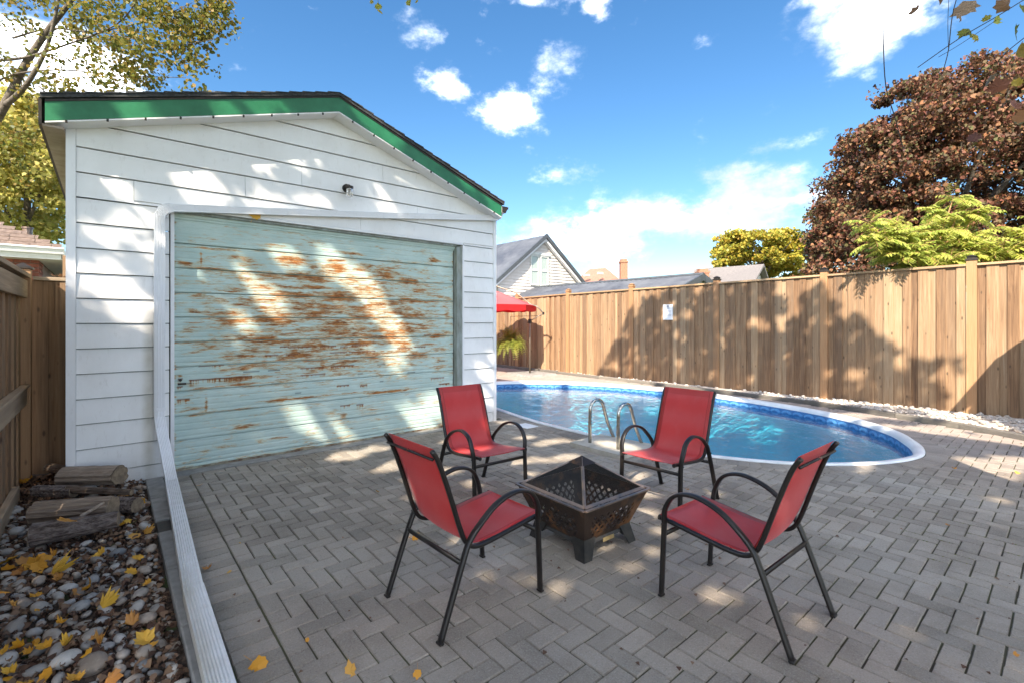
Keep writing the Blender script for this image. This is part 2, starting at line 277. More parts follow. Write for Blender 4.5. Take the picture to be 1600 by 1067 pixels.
def sling_mat():
    m, nt, b, o = nm('red_mesh_sling')
    c = mixc(nt, nz(nt, 6, 5, .6, local=True), (.54, .035, .035), (.68, .07, .065))
    uvn = nt.nodes.new('ShaderNodeUVMap'); sp = nt.nodes.new('ShaderNodeSeparateXYZ'); nt.links.new(uvn.outputs[0], sp.inputs[0])
    wvx = mth(nt, 'SINE', mth(nt, 'MULTIPLY', sp.outputs[0], 900.0)); wvy = mth(nt, 'SINE', mth(nt, 'MULTIPLY', sp.outputs[1], 1500.0))
    wv_ = mth(nt, 'MULTIPLY', wvx, wvy)
    # faint horizontal wear bands of the woven sling
    bd_ = mth(nt, 'MULTIPLY', mth(nt, 'ADD', mth(nt, 'SINE', mth(nt, 'MULTIPLY', sp.outputs[1], 26.0)), 1), .09)
    c = mixc(nt, bd_, c, (.6, .25, .25))
    hem = mth(nt, 'GREATER_THAN', mth(nt, 'ABSOLUTE', sp.outputs[0]), .196); stitch = mth(nt, 'LESS_THAN', mth(nt, 'ABSOLUTE', mth(nt, 'SUBTRACT', mth(nt, 'ABSOLUTE', sp.outputs[0]), .196)), .0022)
    ends = mth(nt, 'GREATER_THAN', mth(nt, 'ABSOLUTE', mth(nt, 'SUBTRACT', sp.outputs[1], .522)), .478)
    c = mixc(nt, mth(nt, 'MULTIPLY', mth(nt, 'MAXIMUM', hem, ends), .35), c, (.34, .02, .02)); c = mixc(nt, mth(nt, 'MULTIPLY', stitch, .8), c, (.16, .01, .012))
    c = mixc(nt, mth(nt, 'MULTIPLY', ramp(nt, nz(nt, 9, 6, .65, local=True), [(.5, (0, 0, 0)), (.75, (1, 1, 1))]), .16), c, (.6, .26, .23))
    nt.links.new(c, b.inputs['Base Color']); b.inputs['Roughness'].default_value = .42; b.inputs['Sheen Weight'].default_value = .3; b.inputs['Specular IOR Level'].default_value = .5; b.inputs['Sheen Roughness'].default_value = .35
    b.inputs['Sheen Tint'].default_value = (1, .8, .85, 1)
    bump(nt, b, wv_, .3, .0008)
    t = nt.nodes.new('ShaderNodeBsdfTranslucent'); t.inputs[0].default_value = (.85, .035, .02, 1); ms = nt.nodes.new('ShaderNodeMixShader'); ms.inputs[0].default_value = .42
    nt.links.new(b.outputs[0], ms.inputs[1]); nt.links.new(t.outputs[0], ms.inputs[2]); nt.links.new(ms.outputs[0], o.inputs[0]); return m
M['sling'] = sling_mat()
M['chrome'] = simple('stainless_rail', (.55, .54, .5), (.45, .43, .38), 20, .22, 1.0, bs=0)
M['pit'] = simple('scorched_rusty_steel', (.055, .036, .028), (.34, .15, .05), 6, .36, .6, bs=.3, bscale=40, lo=.5, hi=.72)
M['pitframe'] = simple('heat_greyed_steel', (.16, .14, .13), (.36, .24, .17), 12, .4, .7, bs=.2)
M['ash'] = simple('ash_and_char', (.03, .025, .022), (.16, .13, .11), 30, .95, bs=1, bscale=60, bd=.01)
M['pitbase'] = simple('black_pit_base', (.018, .018, .018), (.04, .035, .03), 20, .5, .3)
M['brass'] = simple('brass_plate', (.5, .4, .2), (.35, .25, .12), 20, .45, .7, bs=0)
M['coping'] = simple('white_pool_coping', (.78, .79, .80), (.66, .67, .68), 3, .45)
def liner_mat():
    m, nt, b, o = nm('blue_liner'); c = ramp(nt, nz(nt, 3, 4, .6), [(.3, (.14, .62, .76)), (.7, (.22, .72, .83))]); nt.links.new(c, b.inputs['Base Color']); b.inputs['Roughness'].default_value = .5; return m
M['liner'] = liner_mat()
def band_mat(name, ca, cb):
    m, nt, b, o = nm(name); c = ramp(nt, nz(nt, 40, 6, .8, dist=1.5), [(.4, ca), (.6, cb)]); nt.links.new(c, b.inputs['Base Color']); b.inputs['Roughness'].default_value = .35; return m
M['bandA'] = band_mat('liner_tile_print', (.02, .09, .30), (.07, .24, .50)); M['bandB'] = band_mat('liner_scallop_print', (.06, .22, .50), (.14, .36, .64)); M['bandL'] = simple('liner_dark_line', (.02, .05, .2), (.03, .08, .28), 20, .4, bs=0)
def water_mat():
    m, nt, b, o = nm('pool_water'); nt.nodes.remove(b)
    gl = nt.nodes.new('ShaderNodeBsdfGlossy'); gl.inputs['Roughness'].default_value = .02; gl.inputs[0].default_value = (1, 1, 1, 1)
    tr = nt.nodes.new('ShaderNodeBsdfTransparent'); tr.inputs[0].default_value = (.50, .86, .92, 1)
    fr = nt.nodes.new('ShaderNodeFresnel'); fr.inputs[0].default_value = 1.33
    h = mth(nt, 'ADD', nz(nt, 3.6, 4, .5, (1, 1, 1), dist=1.0), mth(nt, 'MULTIPLY', nz(nt, 15, 3, .5), .3))
    u = nt.nodes.new('ShaderNodeBump'); u.inputs['Strength'].default_value = .30; u.inputs['Distance'].default_value = .05; nt.links.new(h, u.inputs['Height'])
    nt.links.new(u.outputs[0], gl.inputs['Normal']); nt.links.new(u.outputs[0], fr.inputs['Normal'])
    ms = nt.nodes.new('ShaderNodeMixShader'); nt.links.new(fr.outputs[0], ms.inputs[0]); nt.links.new(tr.outputs[0], ms.inputs[1]); nt.links.new(gl.outputs[0], ms.inputs[2]); nt.links.new(ms.outputs[0], o.inputs[0]); return m
M['water'] = water_mat()
def fabric(name, col, trans):
    m, nt, b, o = nm(name); b.inputs['Base Color'].default_value = (*col, 1); b.inputs['Roughness'].default_value = .7
    t = nt.nodes.new('ShaderNodeBsdfTranslucent'); t.inputs[0].default_value = (*col, 1); ms = nt.nodes.new('ShaderNodeMixShader'); ms.inputs[0].default_value = trans
    nt.links.new(b.outputs[0], ms.inputs[1]); nt.links.new(t.outputs[0], ms.inputs[2]); nt.links.new(ms.outputs[0], o.inputs[0])
    bump(nt, b, nz(nt, 9, 3, .5), .2, .02); return m
M['umb'] = fabric('red_canopy_cloth', (.80, .13, .14), .3); M['umbv'] = fabric('red_valance_cloth', (.62, .012, .015), .35)
M['umbpole'] = simple('taupe_pole', (.24, .2, .16), (.18, .15, .12), 20, .4, .5, bs=0)
M['pot'] = simple('brown_pot', (.10, .06, .04), None, 20, .7)
M['brick'] = simple('red_brick', (.30, .10, .07), (.20, .06, .045), 8, .85, objrand=.5, bs=.4)
M['mortar'] = simple('mortar', (.30, .22, .19), None, 20, .9)
M['tanshingle'] = simple('brown_shingle', (.12, .085, .07), (.22, .16, .13), 14, .9, bs=.5, objrand=.4)
M['metaltile'] = simple('grey_metal_tile', (.10, .11, .135), (.19, .20, .22), 1.2, .38, .4)
M['ridge'] = simple('grey_ridge_trim', (.10, .11, .12), None, 6, .4, .3)
M['cream'] = simple('cream_clapboard', (.62, .58, .53), (.55, .51, .47), 4, .6)
M['winframe'] = simple('pale_window_frame', (.6, .62, .58), None, 10, .5)
def glass_mat(name, c):
    m, nt, b, o = nm(name); b.inputs['Base Color'].default_value = (*c, 1); b.inputs['Roughness'].default_value = .08; b.inputs['Specular IOR Level'].default_value = .7; return m
M['pane'] = glass_mat('curtained_pane', (.36, .42, .38)); M['darkpane'] = glass_mat('dark_pane', (.05, .06, .07))
M['orangeroof'] = simple('terracotta_roof', (.34, .17, .12), (.26, .13, .09), 5, .8)
M['chim'] = simple('orange_chimney_brick', (.36, .18, .11), (.27, .12, .07), 12, .85)
M['greyroof'] = simple('taupe_roof', (.21, .19, .18), (.16, .145, .14), 8, .85)
M['paper'] = simple('white_paper', (.75, .76, .78), (.68, .69, .71), 5, .6, bs=0); M['ink'] = simple('faded_ink', (.16, .17, .2), None, 5, .7, bs=0)
M['grass'] = simple('lawn', (.05, .08, .02), (.08, .09, .03), 3, .95, bs=.5)
M['stucco'] = simple('pale_house_wall', (.5, .47, .43), None, 3, .8)
def jar_mat():
    m, nt, b, o = nm('ribbed_lamp_glass'); b.inputs['Base Color'].default_value = (.72, .70, .66, 1); b.inputs['Roughness'].default_value = .15; b.inputs['Transmission Weight'].default_value = .75; return m
M['jar'] = jar_mat()

# ------------------------------------------------------------------ mesh helpers
class MB:
    def __init__(s): s.v = []; s.f = []; s.c = []
    def add(s, vs, fs, col=0.0):
        o = len(s.v); s.v += [tuple(v) for v in vs]; s.f += [tuple(i + o for i in f) for f in fs]; s.c += [col] * len(vs); return s
    def box(s, x0, x1, y0, y1, z0, z1, col=0.0):
        return s.add([(x0, y0, z0), (x1, y0, z0), (x1, y1, z0), (x0, y1, z0), (x0, y0, z1), (x1, y0, z1), (x1, y1, z1), (x0, y1, z1)],
                     [(3, 2, 1, 0), (4, 5, 6, 7), (0, 1, 5, 4), (1, 2, 6, 5), (2, 3, 7, 6), (3, 0, 4, 7)], col)
    def bbox(s, x0, x1, y0, y1, z0, z1, ch=.004, col=0.0):          # box with chamfered vertical and top/bottom edges
        vs = []; 
        for (z, i) in ((z0, ch), (z0 + ch, 0), (z1 - ch, 0), (z1, ch)):
            vs += [(x0 + i, y0 + i, z), (x1 - i, y0 + i, z), (x1 - i, y1 - i, z), (x0 + i, y1 - i, z)]
        fs = [(3, 2, 1, 0), (12, 13, 14, 15)]
        for k in range(3):
            for j in range(4): a = 4 * k + j; b = 4 * k + (j + 1) % 4; fs.append((a, b, b + 4, a + 4))
        return s.add(vs, fs, col)
    def hexa(s, p, col=0.0):   # 8 corners bottom 4 ccw, top 4 ccw
        return s.add(p, [(3, 2, 1, 0), (4, 5, 6, 7), (0, 1, 5, 4), (1, 2, 6, 5), (2, 3, 7, 6), (3, 0, 4, 7)], col)
    def prism(s, poly, a, b, axis='y', col=0.0):   # polygon in the other two axes, extruded along axis
        n = len(poly)
        def p(u, v, w): return (u, w, v) if axis == 'y' else ((w, u, v) if axis == 'x' else (u, v, w))
        vs = [p(u, v, a) for u, v in poly] + [p(u, v, b) for u, v in poly]
        fs = [tuple(range(n)), tuple(range(2 * n - 1, n - 1, -1))] + [(i, i + n, (i + 1) % n + n, (i + 1) % n) for i in range(n)]
        return s.add(vs, fs, col)
    def sweep(s, path, prof, up=(0, 0, 1), closed=False, cap=True, col=0.0, scale=None):
        path = [Vector(p) for p in path]; n = len(path); k = len(prof); vs = []
        up = Vector(up); 
        for i, p in enumerate(path):
            if closed: t = (path[(i + 1) % n] - path[i - 1]).normalized(); m = 1
            else:
                a = (path[i] - path[i - 1]).normalized() if i else None; b = (path[i + 1] - path[i]).normalized() if i < n - 1 else None
                t = ((a or b) + (b or a)).normalized(); m = 1 / max(.5, t.dot(a or b))
            sd_ = t.cross(up)
            if sd_.length < 1e-3: sd_ = t.cross(Vector((1, 0, 0)))
            sd_.normalize(); u2 = sd_.cross(t).normalized(); q = scale[i] if scale else 1
            for (x, y) in prof: vs.append(p + sd_ * x * q + u2 * y * q)
        fs = []
        for i in range(n if closed else n - 1):
            for j in range(k):
                a = i * k + j; b = i * k + (j + 1) % k; c = ((i + 1) % n) * k + (j + 1) % k; d = ((i + 1) % n) * k + j; fs.append((a, b, c, d))
        if cap and not closed: fs += [tuple(range(k - 1, -1, -1)), tuple(range((n - 1) * k, n * k))]
        return s.add(vs, fs, col)
    def tube(s, path, r, seg=8, up=(0, 0, 1), taper=None, **k):
        prof = [(r * math.cos(2 * PI * i / seg), r * math.sin(2 * PI * i / seg)) for i in range(seg)]
        return s.sweep(path, prof, up, scale=taper, **k)
    def lathe(s, prof, c, seg=16, col=0.0):
        vs = []; 
        for r, z in prof:
            for i in range(seg): a = 2 * PI * i / seg; vs.append((c[0] + r * math.cos(a), c[1] + r * math.sin(a), c[2] + z))
        fs = []
        for k in range(len(prof) - 1):
            for i in range(seg): a = k * seg + i; b = k * seg + (i + 1) % seg; fs.append((a, b, b + seg, a + seg))
        fs += [tuple(range(seg - 1, -1, -1)), tuple(range((len(prof) - 1) * seg, len(prof) * seg))]
        return s.add(vs, fs, col)
    def mesh(s, name, mat, origin=(0, 0, 0), smooth=False):
        me = bpy.data.meshes.new(name); ox, oy, oz = origin
        me.from_pydata([(x - ox, y - oy, z - oz) for x, y, z in s.v], [], s.f)
        if any(s.c):
            at = me.attributes.new('Col', 'FLOAT_COLOR', 'POINT'); buf = np.zeros((len(s.v), 4), np.float32); buf[:, 0] = s.c; buf[:, 3] = 1; at.data.foreach_set('color', buf.ravel())
        if mat: me.materials.append(mat)
        if smooth: me.shade_smooth()
        me.validate(); me.update(); return me
WL = {}
def link(o): COL.objects.link(o); return o
def wloc(o):
    l = Vector(o.location); p = o.parent
    while p: l += Vector(p.location); p = p.parent
    return l
def part(name, mb, mat, parent, smooth=False, world=True, origin=None, label=None, stuff=False):
    """mesh given in world coordinates, stored relative to its own origin under parent (parents are never rotated when world=True)"""
    pl = wloc(parent) if parent else Vector((0, 0, 0))
    og = Vector(origin) if origin else (pl if world else Vector((0, 0, 0)))
    me = mb.mesh(name, mat, og, smooth); o = link(bpy.data.objects.new(name, me))
    if parent: o.parent = parent
    o.location = (og - pl) if world else (0, 0, 0)
    if label: o['label'] = label
    if stuff: o['kind'] = 'stuff'
    return o
def thing(name, label, cat, loc=(0, 0, 0), group=None, rz=0):
    o = link(bpy.data.objects.new(name, None)); o.location = loc; o.rotation_euler = (0, 0, rz); o['label'] = label; o['category'] = cat
    o.empty_display_size = .1
    if group: o['group'] = group
    return o
def struct(name, mb, mat, smooth=False):
    o = link(bpy.data.objects.new(name, mb.mesh(name, mat, smooth=smooth))); o['kind'] = 'structure'; return o
def np_mesh(name, V, F, col, mat, origin=(0, 0, 0)):
    """V (n,3); F (m,k) all the same size; col (n,) tint"""
    me = bpy.data.meshes.new(name); V = np.asarray(V, np.float32) - np.array(origin, np.float32); F = np.asarray(F, np.int32); k = F.shape[1]
    me.vertices.add(len(V)); me.vertices.foreach_set('co', V.ravel()); me.loops.add(F.size); me.loops.foreach_set('vertex_index', F.ravel())
    me.polygons.add(len(F)); me.polygons.foreach_set('loop_start', np.arange(0, F.size, k, dtype=np.int32)); me.polygons.foreach_set('loop_total', np.full(len(F), k, np.int32))
    me.update(calc_edges=True)
    if col is not None:
        at = me.attributes.new('Col', 'FLOAT_COLOR', 'POINT'); buf = np.zeros((len(V), 4), np.float32); buf[:, 3] = 1
        col = np.asarray(col, np.float32)
        if col.ndim == 1: buf[:, 0] = col
        else: buf[:, :3] = col
        at.data.foreach_set('color', buf.ravel())
    me.materials.append(mat); return me
LEAF = np.array([[0, 0], [.28, .22], [.42, .55], [.0, 1], [-.42, .55], [-.28, .22]])   # simple 6-point leaf
def leaves(P, size, up_bias=.4, jitter=.5, shape=LEAF, normal=None, fold=.18):
    """one small folded leaf per point"""
    n = len(P); size = np.broadcast_to(size, (n,))
    N = rng.normal(size=(n, 3)); N /= np.linalg.norm(N, axis=1)[:, None]
    if normal is not None: N = N * (1 - up_bias) + normal * up_bias
    else: N = N * (1 - up_bias) + np.array([0, 0, 1]) * up_bias
    N /= np.linalg.norm(N, axis=1)[:, None]
    A = rng.normal(size=(n, 3)); A -= (A * N).sum(1)[:, None] * N; A /= np.linalg.norm(A, axis=1)[:, None]; B = np.cross(N, A)
    k = len(shape); sz = size * (1 + jitter * (rng.random(n) - .5))
    V = (P[:, None, :] + (A[:, None, :] * shape[None, :, 0:1] + B[:, None, :] * (shape[None, :, 1:2] - .5) + N[:, None, :] * (np.abs(shape[None, :, 0:1]) * fold * 2)) * sz[:, None, None])
    F = np.arange(n * k).reshape(n, k)
    return V.reshape(-1, 3), F
def foliage(name, P, size, mat, parent, tint=None, **kw):
    V, F = leaves(P, size, **kw); k = F.shape[1]
    t = rng.random(len(P)) * .999 if tint is None else tint
    og = tuple(wloc(parent)) if parent else (0, 0, 0)
    me = np_mesh(name, V, F, np.repeat(t, k), mat, og); o = link(bpy.data.objects.new(name, me)); o.parent = parent; return o
def unit(n):
    v = rng.normal(size=(n, 3)); return v / np.linalg.norm(v, axis=1)[:, None]
def pp(px, py, d):   # a place d metres in front of the camera plane
    return CAM + (Dv + Rv * ((px - 800) / 745) + Uv * ((503 - py) / 745)) * d
def onG(px, py, z=0):
    v = Dv + Rv * ((px - 800) / 745) + Uv * ((503 - py) / 745); return CAM + v * ((z - CAM.z) / v.z)
def onY(px, py, y):
    v = Dv + Rv * ((px - 800) / 745) + Uv * ((503 - py) / 745); return CAM + v * ((y - CAM.y) / v.y)
def onX(px, py, x):
    v = Dv + Rv * ((px - 800) / 745) + Uv * ((503 - py) / 745); return CAM + v * ((x - CAM.x) / v.x)
def quadg(x0, x1, y0, y1, z, mb=None):
    mb = mb or MB(); mb.add([(x0, y0, z), (x1, y0, z), (x1, y1, z), (x0, y1, z)], [(0, 1, 2, 3)]); return mb
# ================================================================== ground
# pool outline (outer edge of the white coping)
ctrl = [(4.60, .55), (4.42, -.45), (4.38, -1.15), (4.40, -2.0), (4.50, -2.75), (4.68, -3.32), (4.98, -3.85), (5.36, -4.25), (5.85, -4.58), (6.40, -4.76), (6.85, -4.72), (7.30, -4.56), (7.87, -4.24), (8.48, -3.58), (8.86, -2.72), (9.10, -1.6), (9.17, -.6), (9.10, .5), (8.82, 1.5), (8.35, 2.4), (7.75, 3.1), (7.1, 3.55), (6.4, 3.65), (5.75, 3.35), (5.2, 2.7), (4.83, 1.7)]
def cmr(pts, per=6):
    out = []; n = len(pts)
    for i in range(n):
        p = [Vector((*pts[(i + k) % n], 0)) for k in (-1, 0, 1, 2)]
        for j in range(per):
            t = j / per; out.append(.5 * ((2 * p[1]) + (-p[0] + p[2]) * t + (2 * p[0] - 5 * p[1] + 4 * p[2] - p[3]) * t * t + (-p[0] + 3 * p[1] - 3 * p[2] + p[3]) * t ** 3))
    return out
PO = cmr(ctrl); PO = PO[::-1] if sum(a.x * b.y - b.x * a.y for a, b in zip(PO, PO[1:] + PO[:1])) < 0 else PO   # ccw
def offset(pts, d):
    n = len(pts); out = []
    for i in range(n):
        t = (pts[(i + 1) % n] - pts[i - 1]).normalized(); out.append(pts[i] + Vector((t.y, -t.x, 0)) * d)
    return out
def inside(x, y, pts):
    c = False; n = len(pts); j = n - 1
    for i in range(n):
        a, b = pts[i], pts[j]
        if (a.y > y) != (b.y > y) and x < (b.x - a.x) * (y - a.y) / (b.y - a.y) + a.x: c = not c
        j = i
    return c
PR = offset(PO, .20)          # outer edge of the soldier ring of pavers
def ringsheet(inner, outer_box, z):
    # ground sheet with the pool cut out
    bm = bmesh.new(); n = len(inner)
    iv = [bm.verts.new((p.x, p.y, z)) for p in inner]; x0, x1, y0, y1 = outer_box; c = Vector((6.8, -.5, 0)); ov = []
    for p in inner:
        d = (p - c); k = min((x1 - c.x) / d.x if d.x > 1e-6 else 1e9, (x0 - c.x) / d.x if d.x < -1e-6 else 1e9, (y1 - c.y) / d.y if d.y > 1e-6 else 1e9, (y0 - c.y) / d.y if d.y < -1e-6 else 1e9)
        ov.append(bm.verts.new((c.x + d.x * k, c.y + d.y * k, z)))
    for i in range(n): bm.faces.new((iv[i], ov[i], ov[(i + 1) % n], iv[(i + 1) % n]))
    mb = MB(); bm.verts.index_update(); mb.add([tuple(v.co) for v in bm.verts], [tuple(v.index for v in f.verts) for f in bm.faces]); 
    # missing box corners are covered by the big sheet's own square corners
    return mb
inn = offset(PO, -.02)
g = ringsheet(inn, (-40, 60, -40, 60), -.06)
for sx, sy in ((-400, -400), (-400, 60), (60, -400), (60, 60)): pass
g.add([(-400, -400, -.07), (400, -400, -.07), (400, -40, -.07), (-400, -40, -.07)], [(0, 1, 2, 3)]); g.add([(-400, 60, -.07), (400, 60, -.07), (400, 400, -.07), (-400, 400, -.07)], [(0, 1, 2, 3)])
g.add([(-400, -40, -.07), (-40, -40, -.07), (-40, 60, -.07), (-400, 60, -.07)], [(0, 1, 2, 3)]); g.add([(60, -40, -.07), (400, -40, -.07), (400, 60, -.07), (60, 60, -.07)], [(0, 1, 2, 3)])
struct('ground', g, M['grass'])
patio = struct('patio', ringsheet(inn, (-.22, 9.3, -9, 8.5), -.0085), M['jointsand'])
# ---- pavers
kerb_line = [(9.62, 9.0), (9.60, 4.0), (9.5, -.84), (9.36, -2.64), (9.04, -4.04), (8.82, -4.81), (8.4, -5.6), (7.4, -7.4)]
def kerb_x(y):
    for (xa, ya), (xb, yb) in zip(kerb_line, kerb_line[1:]):
        if yb <= y <= ya: return xb + (xa - xb) * (y - yb) / (ya - yb)
    return 9.6 if y > 0 else 7.0
bricks = []      # x0,x1,y0,y1
X0, Y0 = .113, -.06
for c in range(0, 96):
    for r in range(0, 150):
        if (c - r) % 4 == 0: x, y, a, b_ = X0 + c * .1, Y0 - r * .1, .2, .1
        elif (c - r) % 4 == 3: x, y, a, b_ = X0 + c * .1, Y0 - r * .1, .1, -.2
        else: continue
        y0, y1 = (y - .1, y) if b_ > 0 else (y - .2, y)
        bricks.append((x, x + a, y0, y1))
for c in range(39, 96):           # behind the garage line, beside the pool
    for r in range(-90, 0):
        if (c - r) % 4 == 0: x, y, a, b_ = X0 + c * .1, Y0 - r * .1, .2, .1
        elif (c - r) % 4 == 3: x, y, a, b_ = X0 + c * .1, Y0 - r * .1, .1, -.2
        else: continue
        bricks.append((x, x + a, *((y - .1, y) if b_ > 0 else (y - .2, y))))
# fill the ragged left and top edges of the field with half pavers
have = set()
for x0, x1, y0, y1 in bricks:
    for i in range(round((x1 - x0) / .1)):
        for j in range(round((y1 - y0) / .1)): have.add((round((x0 - X0) / .1) + i, round((Y0 - y1) / .1) + j))
for r in range(0, 75):
    if (0, r) not in have: bricks.append((X0, X0 + .1, Y0 - r * .1 - .1, Y0 - r * .1))
for c in range(0, 39):
    if (c, 0) not in have and c > 0: bricks.append((X0 + c * .1, X0 + c * .1 + .1, Y0 - .1, Y0))
for r in range(0, 75): bricks.append((X0 - .203, X0 - .003, Y0 - r * .1 - .1, Y0 - r * .1))     # soldier course by the downspout
INN2 = offset(PO, .02)
keep = []
for b in bricks:
    cx, cy = (b[0] + b[1]) / 2, (b[2] + b[3]) / 2
    if cx > kerb_x(cy) - .04 or cy < -8: continue
    if cx < 4.12 and b[3] > -.05: continue
    if 3.5 < cx < 9.6 and -5.2 < cy < 4.2 and all(inside(x, y, PR) for x, y in ((b[0], b[2]), (b[1], b[2]), (b[0], b[3]), (b[1], b[3]))): continue
    d = (Vector((cx, cy, 0)) - CAM); dep = d.dot(Dv); rr = d.dot(Rv)
    if dep < .4 or abs(rr) / dep > 1.35 or dep > 16: 
        if dep > 3 or dep < -2.5 or abs(rr) > 4: continue
    vis = dep > 1.95 and abs(rr) / dep < 1.09
    keep.append((dep if vis else 100 + abs(dep), b))
keep.sort(key=lambda t: t[0])
def brick_mb(a, b, mb=None, cx=0, cy=0, rz=0, z=0, col=0.0, tilt=(0, 0)):
    mb = mb or MB(); g_ = .0036; ch = .0034; vs = []
    for zz, i in ((-.05, 0), (-.006, 0), (0, ch)):
        for sx, sy in ((-1, -1), (1, -1), (1, 1), (-1, 1)):
            x = sx * (a / 2 - g_ - i); y = sy * (b / 2 - g_ - i); vs.append((cx + x * math.cos(rz) - y * math.sin(rz), cy + x * math.sin(rz) + y * math.cos(rz), z + zz + tilt[0] * x + tilt[1] * y))
    fs = [(8, 9, 10, 11)] + [(4 * k + j, 4 * k + (j + 1) % 4, 4 * k + (j + 1) % 4 + 4, 4 * k + j + 4) for k in range(2) for j in range(4)]
    return mb.add(vs, fs, col)
shapes = {}
for a, b in ((.2, .1), (.1, .2), (.1, .1)): shapes[(a, b)] = brick_mb(a, b).mesh('paver', M['paver'])
rest = MB(); nb = 0
for dep, (x0, x1, y0, y1) in keep:
    cx, cy = (x0 + x1) / 2, (y0 + y1) / 2; a, b = round(x1 - x0, 1), round(y1 - y0, 1)
    z = random.uniform(-.0022, .0022); rz = random.gauss(0, .006); tl = (random.gauss(0, .008), random.gauss(0, .008))
    if nb < 300 and dep < 50:
        o = link(bpy.data.objects.new('paver', shapes[(a, b)])); o.parent = patio; o.location = (cx + random.gauss(0, .0008), cy + random.gauss(0, .0008), z); o.rotation_euler = (tl[1], -tl[0], rz); nb += 1
    else: brick_mb(a, b, rest, cx, cy, rz, z, random.uniform(-.17, .17), tl)
# radial soldier ring round the pool
n = len(PR); acc = 0; pts = [PO[i] for i in range(n)] + [PO[0]]
lens = [0]
for a, b in zip(pts, pts[1:]): lens.append(lens[-1] + (b - a).length)
tot = lens[-1]; nbk = int(tot / .105)
def along(s):
    s %= tot
    for i in range(n):
        if lens[i + 1] >= s:
            t = (s - lens[i]) / (lens[i + 1] - lens[i]); p = pts[i].lerp(pts[i + 1], t)
            # smooth tangent
            d = (PO[(i + 1) % n] - PO[i - 1]).lerp(PO[(i + 2) % n] - PO[i], t).normalized(); return p, Vector((d.y, -d.x, 0))
for k in range(nbk):
    s0, s1 = k * tot / nbk + .002, (k + 1) * tot / nbk - .002; (p0, n0), (p1, n1) = along(s0), along(s1)
    z = .003 + random.uniform(-.0012, .0012); q = []
    for zz, ins in ((-.05, 0), (-.004, 0), (0, .004)):
        for p, nn, o_ in ((p0, n0, .006 + ins), (p0, n0, .197 - ins), (p1, n1, .197 - ins), (p1, n1, .006 + ins)):
            w_ = p + nn * o_; q.append((w_.x, w_.y, z + zz))
    rest.add(q, [(11, 10, 9, 8)] + [(4 * kk + j, 4 * kk + j + 4, 4 * kk + (j + 1) % 4 + 4, 4 * kk + (j + 1) % 4) for kk in range(2) for j in range(4)], random.uniform(-.15, .15))
part('paver_field', rest, M['paver'], patio, stuff=True)

# ================================================================== pool
pool = thing('swimming_pool', 'oval inground pool with blue patterned liner and white coping rim set in the pavers', 'pool', (6.8, -.5, 0))
def wall_strip(pa, za, pb, zb):
    mb = MB(); n = len(pa); mb.add([(p.x, p.y, za) for p in pa] + [(p.x, p.y, zb) for p in pb], [(i, (i + 1) % n, (i + 1) % n + n, i + n) for i in range(n)]); return mb
cop = MB(); prof = [(0, .002), (.002, .014), (-.025, .024), (-.075, .018), (-.105, -.01), (-.107, -.05)]
lv = [offset(PO, d) for d, z in prof]
vs = []; 
for l, (d, z) in zip(lv, prof): vs += [(p.x, p.y, z) for p in l]
n = len(PO); fs = [(k * n + i, k * n + (i + 1) % n, (k + 1) * n + (i + 1) % n, (k + 1) * n + i) for k in range(len(prof) - 1) for i in range(n)]
cop.add(vs, fs); part('coping', cop, M['coping'], pool, smooth=True)
IN = offset(PO, -.102)
part('liner_trim_line', wall_strip(IN, -.035, IN, -.052), M['bandL'], pool)
part('liner_pattern_band', wall_strip(IN, -.052, IN, -.24), M['bandA'], pool)
# scallop print: raised one millimetre arcs repeated along the band
sc = MB(); IL = [0]; ip = IN + [IN[0]]
for a, b in zip(ip, ip[1:]): IL.append(IL[-1] + (b - a).length)
def alongI(s):
    s %= IL[-1]
    import bisect
    i = min(len(IN) - 1, max(0, bisect.bisect_right(IL, s) - 1)); t = (s - IL[i]) / (IL[i + 1] - IL[i]); p = ip[i].lerp(ip[i + 1], t); d = (ip[i + 1] - ip[i]).normalized(); return p + Vector((-d.y, d.x, 0)) * .003
m_ = int(IL[-1] / .21)
for k in range(m_):
    s = k * IL[-1] / m_; out = []
    for a in range(0, 9):
        th = PI * a / 8; out.append((s + .10 - .10 * math.cos(th), -.13 + .06 * math.sin(th)))
    inr = [(s + .115 - .055 * math.cos(PI * a / 8), -.14 + .035 * math.sin(PI * a / 8)) for a in range(9)]
    vs = [(*alongI(u).xy, z) for u, z in out] + [(*alongI(u).xy, z) for u, z in inr]
    sc.add(vs, [(i, i + 1, i + 10, i + 9) for i in range(8)])
    dvs = [(s + .03, -.165), (s + .10, -.15), (s + .17, -.17), (s + .10, -.19)]; sc.add([(*alongI(u).xy, z) for u, z in dvs], [(0, 1, 2, 3)])
part('liner_scallops', sc, M['bandB'], pool, stuff=True)
part('liner_wall', wall_strip(IN, -.24, offset(IN, -.12), -1.25), M['liner'], pool, smooth=True)
fl = MB(); I2 = offset(IN, -.12); fl.add([(p.x, p.y, -1.25) for p in I2], [tuple(range(len(I2)))]); part('liner_floor', fl, M['liner'], pool)
wt = MB(); wt.add([(p.x, p.y, -.125) for p in offset(IN, .004)], [tuple(range(len(IN)))]); struct('pool_water', wt, M['water'])
# skimmer lid
sk = MB(); c = Vector((4.14, -.70, 0)); sk.bbox(c.x - .11, c.x + .11, c.y - .14, c.y + .14, .0, .012, .003)
o = part('skimmer_lid', sk, M['coping'], None); o['label'] = 'small square white lid lying on the pavers by the pool edge'; o['category'] = 'lid'
